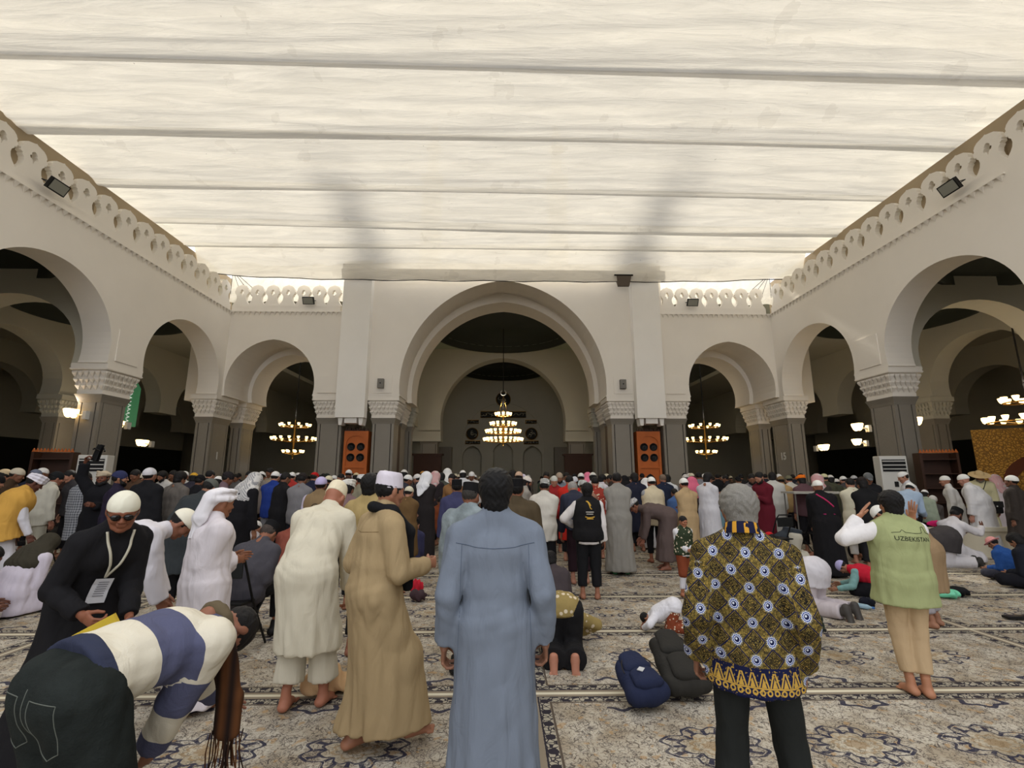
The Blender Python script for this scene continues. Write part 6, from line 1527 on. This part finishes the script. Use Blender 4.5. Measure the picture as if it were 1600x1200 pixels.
(12.96,12.60,1.68,'R',(206,196,200),'ghutra',((206,110,120),.9,'check'),-20,'stand2','man with a pink chequered headcloth right of the straw hat'),
(7.35,10.20,1.00,'S',(46,48,46),'beanie',(30,32,50),-20,'kneel','seated man in a dark jacket and navy cap above the red vest'),
(7.53,13.60,1.00,'A',(210,210,214),'hijab',W_,0,'kneel','seated woman in a white headscarf right of the batik man’s head'),
(6.78,12.96,0.96,'S',(74,70,78),'kufi',W_,-10,'kneel','seated man in dark grey with white cap beside the grey-haired head'),
(4.12,7.70,0.78,'S',(206,204,206),'cap',(184,30,36),20,'kneel','child with a bright red cap beside the batik shoulder'),
(8.14,13.60,0.88,'S',(48,50,54),'beanie',(30,28,28),0,'chair','man in a dark jacket sitting left of the black robe'),
(8.03,11.36,0.61,'S',(110,84,60),'beanie',(72,50,58),20,'kneel','person in brown and mauve kneeling behind the red vest'),
(-9.47,10.80,0.69,'S',(44,42,38),'beanie',(40,38,34),0,'chair','person in black on a chair beyond the dark olive hood'),
]
for n,row in enumerate(ROWS):
    a=row[:3]; kind,rgb,hat,hatc,yaw,pose,label=row[3:10]
    rgb2=row[10] if len(row)>10 else (30,29,32)
    crowd(*a,kind,rgb,hat,hatc,yaw,pose,label,rgb2=rgb2,n=n,hair='bald' if hat=='bald' else ('mop' if n%3==0 else 'hair'),beard=(24,20,18) if 'beard' in label else None, sk=((150,102,78),(126,84,62),(172,122,98))[n%3]) if hat!='bald' else crowd(*a,kind,rgb,None,W_,yaw,pose,label,rgb2=rgb2,n=n,hair='hair',hairc=(120,100,84))
# far figures in the dim halls and along the arches that nothing tells apart
rn = random.Random(11)
FAR=[(o.location.x,o.location.y) for o in bpy.data.objects if o.name.startswith('person')]; N0=len(FAR)
for i in range(125):
    Y=rn.uniform(13.2,20.5); X=rn.uniform(-.84,.84)*Y
    if Y>19 and min(abs(X+7.3),abs(X+5.1),abs(X-7.3),abs(X-5.1))<.9: Y-=2
    if abs(X)>10.6 and Y>13.6: X=math.copysign(10.6-rn.random()*.8,X)
    if Y>18.6 and (abs(abs(X)-6.2)<1.0 or abs(abs(X)-7.3)<.9 or abs(abs(X)-5.1)<.9): continue
    if any((X-a)**2+(Y-b)**2<.42 for a,b in FAR): continue
    FAR.append((X,Y))
for i in range(70):
    Y=rn.uniform(22.5,27); X=rn.choice((rn.uniform(-11.4,-8.3),rn.uniform(-3.8,3.8),rn.uniform(-3.8,3.8),rn.uniform(8.3,11.4)))
    if any((X-a)**2+(Y-b)**2<.36 for a,b in FAR): continue
    FAR.append((X,Y))
cols=[(30,29,32),(44,42,46),(36,38,48),(70,56,46),(200,198,194),(96,92,90),(120,110,100),(52,44,40),(26,26,28),(150,140,124)]
for i,(X,Y) in enumerate(FAR[N0:]):
    light=rn.random(); c=cols[rn.randrange(len(cols))]
    hat,hc=[('kufi',W_),('kufi',W_),(None,W_),('beanie',(30,30,32)),('kufi',(206,196,170)),(None,W_)][rn.randrange(6)]
    cn = dict(zip(cols,('charcoal','dark grey','navy','brown','white','grey','light grey','dark brown','black','beige')))[c]
    ar = 'under the great central arch' if Y>19 and abs(X)<5 else (('under the left back arch' if X<0 else 'under the right back arch') if Y>19 else ('before the left back arch' if X<-7.6 else 'before the right back arch' if X>7.6 else 'before the left speaker cabinet' if X<-4.6 else 'before the right speaker cabinet' if X>4.6 else 'before the great central arch'))
    lab = 'distant worshipper in %s, %s, %s'%(cn,('white cap' if hc==W_ else 'cream cap') if hat=='kufi' else ('black cap' if hat else 'bareheaded'),ar)
    crowd(X,Y,1.60+rn.random()*.16,'RSL'[rn.randrange(3)],c,hat,hc,rn.choice((0,0,10,-15,180,60,-60)),rn.choice(('stand2','pray')),lab,n=i,group=lab.replace('distant worshipper','distant worshippers'),hair='hair',sk=((150,102,78),(126,84,62),(172,122,98))[i%3])

# ------------------------------------------------------------ bags, bundles and small things on the carpet
def backpack(loc, rz, label, mat, lay=1.25, w=.32, h=.44, d=.17, logo=None):
    r=empty('backpack',loc,rz); tag(r,label,'backpack')
    s=SDF(.03)
    for m in (-1,1): s.cone((m*(w/2-.07),0,.07),(m*(w/2-.09),0,h-.08),.075,.06)
    s.p.append(('c',v3(0,0,.07),v3(0,0,h-.07),.088,.072,1.75,v3(1,0,0),.02,False))
    V,Q=s.mesh(.012); N=vnormals(V,Q); V=V+N*(.004*np.sin(V[:,0]*40+V[:,2]*30))[:,None]; R=rot('x',-lay)
    T=lambda V:(V@R.T)+v3(0,0,.085)
    link('body',mesh_np('body',T(V),Q),mat,r)
    s=SDF(.02); s.p.append(('c',v3(0,-.080,.08),v3(0,-.075,h*.45),.050,.045,2.4,v3(1,0,0),.01,False)); V,Q=s.mesh(.010); link('front_pocket',mesh_np('front_pocket',T(V),Q),mat,r)
    s=SDF(.02); s.p.append(('c',v3(0,-.062,h*.62),v3(0,-.055,h-.03),.050,.042,2.3,v3(1,0,0),.02,False)); V,Q=s.mesh(.010); link('flap',mesh_np('flap',T(V),Q),mat,r)
    R3=lambda p: tuple(R@v3(*p)+v3(0,0,.085))
    MB().tube([R3(p) for p in ((-.04,.04,h-.04),(-.03,.05,h-.0),(.03,.05,h-.0),(.04,.04,h-.04))],.009,6).obj('handle',M_BLACK,r,True)
    for m in (-1,1): MB().tube([R3(p) for p in ((m*.07,.06,h-.06),(m*.09,.09,h*.55),(m*.13,.07,.08),(m*.15,.02,.03))],.014,6).obj('strap',M_BLACK,r,True)
    z_=MB().tube([R3((w*.42*math.cos(a),-.03-.045,h*.5+h*.42*math.sin(a))) for a in [PI*k/12 for k in range(13)]],.004,5); z_.obj('zip',M_GROOVE,r)
    if logo: MB().prism([(-.035,0),(0,.022),(.035,.004),(.0,-.022)],'y',-.003,.003).obj('logo',plain('pale_logo',(190,190,190),.5),r,loc=R3((-.03,-.125,h*.42)),rot=(-lay,0,0))
    return r
NAVY=cloth((36,42,66)); DKB=cloth((46,44,40)); GRN=plain('dark_green_satin',(22,42,34),.4)
backpack((1.07,3.72,0),.30,'navy blue backpack with a small pale logo lying on the carpet',NAVY,1.15,w=.33,h=.38,logo=True)
backpack((1.40,3.86,0),.1,'dark olive-black backpack lying against the navy backpack',DKB,1.1,w=.36,h=.52)
g=backpack((2.83,5.35,0),-2.2,'dark green drawstring bag with pale print lying flat on the carpet',GRN,1.35,w=.36,h=.48)
MB().box((-.09,-.004,-.02),(.09,.0,.0)).box((-.06,-.004,.02),(.06,0,.03)).obj('print',plain('pale_print',(170,175,160),.6),g,loc=(0,.22,.175),rot=(-1.35,0,0))
def bundle(name,loc,label,cat,rgb,size,seed=1,kind='plain',rough=.9):
    rn=random.Random(seed); s=SDF(.03)
    for i in range(6):
        a=rn.uniform(0,6.3); q=rn.uniform(.1,.6); s.ell((size[0]*.6*q*math.cos(a),size[1]*.6*q*math.sin(a),size[2]*rn.uniform(.35,.6)),(size[0]*rn.uniform(.35,.6),size[1]*rn.uniform(.35,.6),size[2]*rn.uniform(.35,.5)))
    s.plane((0,0,0.004),(0,0,-1)); V,Q=s.mesh(max(.008,size[0]/26)); N=vnormals(V,Q)
    V=V-N*(.16*size[2]*np.abs(np.sin(V[:,0]*9/size[0]*.6+V[:,1]*5/size[1]*.5+2*np.sin(V[:,2]*9/size[2]*.3))))[:,None]; V[:,2]=np.maximum(V[:,2],.002)
    o=link(name,mesh_np(name,V,Q),cloth(rgb,rough,kind) if rough>.6 else plain(name+'_m',rgb,rough),None,(loc[0],loc[1],0)); tag(o,label,cat); return o
bundle('cloth_bundle',(-1.364,4.084),'crumpled peach cloth lying between the cream trousers and the tan robe','cloth',(206,168,124),(.30,.20,.22),3)
bundle('bag',(-1.143,6.847),'small dark grey and red bag on the carpet right of the tan robe','bag',(64,48,52),(.20,.14,.16),4)
bundle('red_pouch',(-1.257,7.389),'red pouch resting beside the small dark grey bag','pouch',(196,40,56),(.12,.07,.17),5)
bundle('plastic_bag',(6.146,6.883),'crumpled mint-green plastic bag on the carpet at the right','plastic bag',(110,196,158),(.20,.14,.12),6,rough=.35)
bundle('bag',(6.387,6.985),'small black bag behind the mint-green plastic bag','bag',(24,24,26),(.26,.16,.14),7)
bundle('bag',(4.663,6.424),'small black bag beside a water bottle behind the dark soles','bag',(28,30,40),(.14,.10,.13),8)
bundle('clothes_heap',(1.029,8.222),'red, cream and white bundle of clothing held by the black-vested boy','clothes',(150,40,40),(.30,.22,.26),9)
bpy.data.objects['clothes_heap'].location.z=.92; bpy.data.objects['clothes_heap'].location.x-=.02
bundle('floral_bag',(-1.674,10.472),'blue floral bag topped with a pink scarf on the carpet','bag',(70,84,120),(.34,.24,.34),10,'flowers')
bundle('pink_scarf',(-1.609,10.235),'bright pink scarf draped on the blue floral bag','scarf',(222,120,150),(.22,.16,.46),11)
r=empty('water_bottle',(*(4.562,6.367),0)); tag(r,'small clear water bottle lying by the dark soles','bottle')
MB().lathe([(.0,-.1),(.03,-.1),(.032,-.05),(.03,.04),(.012,.08),(.012,.1),(0,.1)],12).obj('bottle_body',plain('clear_plastic',(150,180,196),.15),r,True,loc=(0,0,.034),rot=(PI/2,0,.7)); MB().lathe([(0,.09),(.015,.09),(.015,.115),(0,.115)],10).obj('bottle_cap',plain('blue_cap',(60,110,180),.4),r,loc=(0,0,.034),rot=(PI/2,0,.7))
r=empty('phone',(0,0,0)); r.location=(6.035,5.900,0.000); r.location.z=.012; tag(r,'black phone-like case lying on the carpet at the right edge','case'); MB().box((-.14,-.05,0),(.14,.05,.03)).obj('case_body',M_BLACK,r,bevel=.008); MB().box((-.12,-.04,.03),(.12,.04,.033)).obj('case_lid',plain('dark_glass',(30,30,34),.2),r)
folding_chair(6.62,10.5,.2,'black folding chair under the man in the dark jacket, right')
folding_chair(-8.7,9.5,.1,'folding chair behind the dark olive hood')
folding_chair(5.35,9.6,.3,'dark folding chair with a red seat beside the batik shoulder')
# low barrier at the right
r=empty('low_barrier',(8.9,10.2,0)); tag(r,'low cream barrier standing on the carpet at the right','barrier')
MB().box((-1.9,-.05,0),(2.1,.05,.52)).obj('panel',plain('cream_panel',(206,196,172),.6),r); MB().box((-1.92,-.08,.52),(2.12,.08,.60)).obj('top_rail',plain('cream_rail',(220,212,190),.5),r)
bundle('pink_cloth',(9.2,10.2),'bright pink cloth lying on the low barrier','cloth',(216,40,110),(.5,.1,.14),12); bpy.data.objects['pink_cloth'].location.z=.6
# reading table with metal legs in the crowd at the right
r=empty('reading_stand',(6.75,10.55,0)); tag(r,'pale-topped reading table on thin metal legs left of the black robe with pink sash','table')
MB().box((-.55,-.25,1.28),(.55,.25,1.32)).obj('table_top',plain('pale_top',(170,166,156),.4),r)
for sx in (-.5,.5):
    for sy in (-.2,.2): MB().tube([(sx,sy,0),(sx,sy,1.28)],.015,6).obj('leg',M_GREY,r)
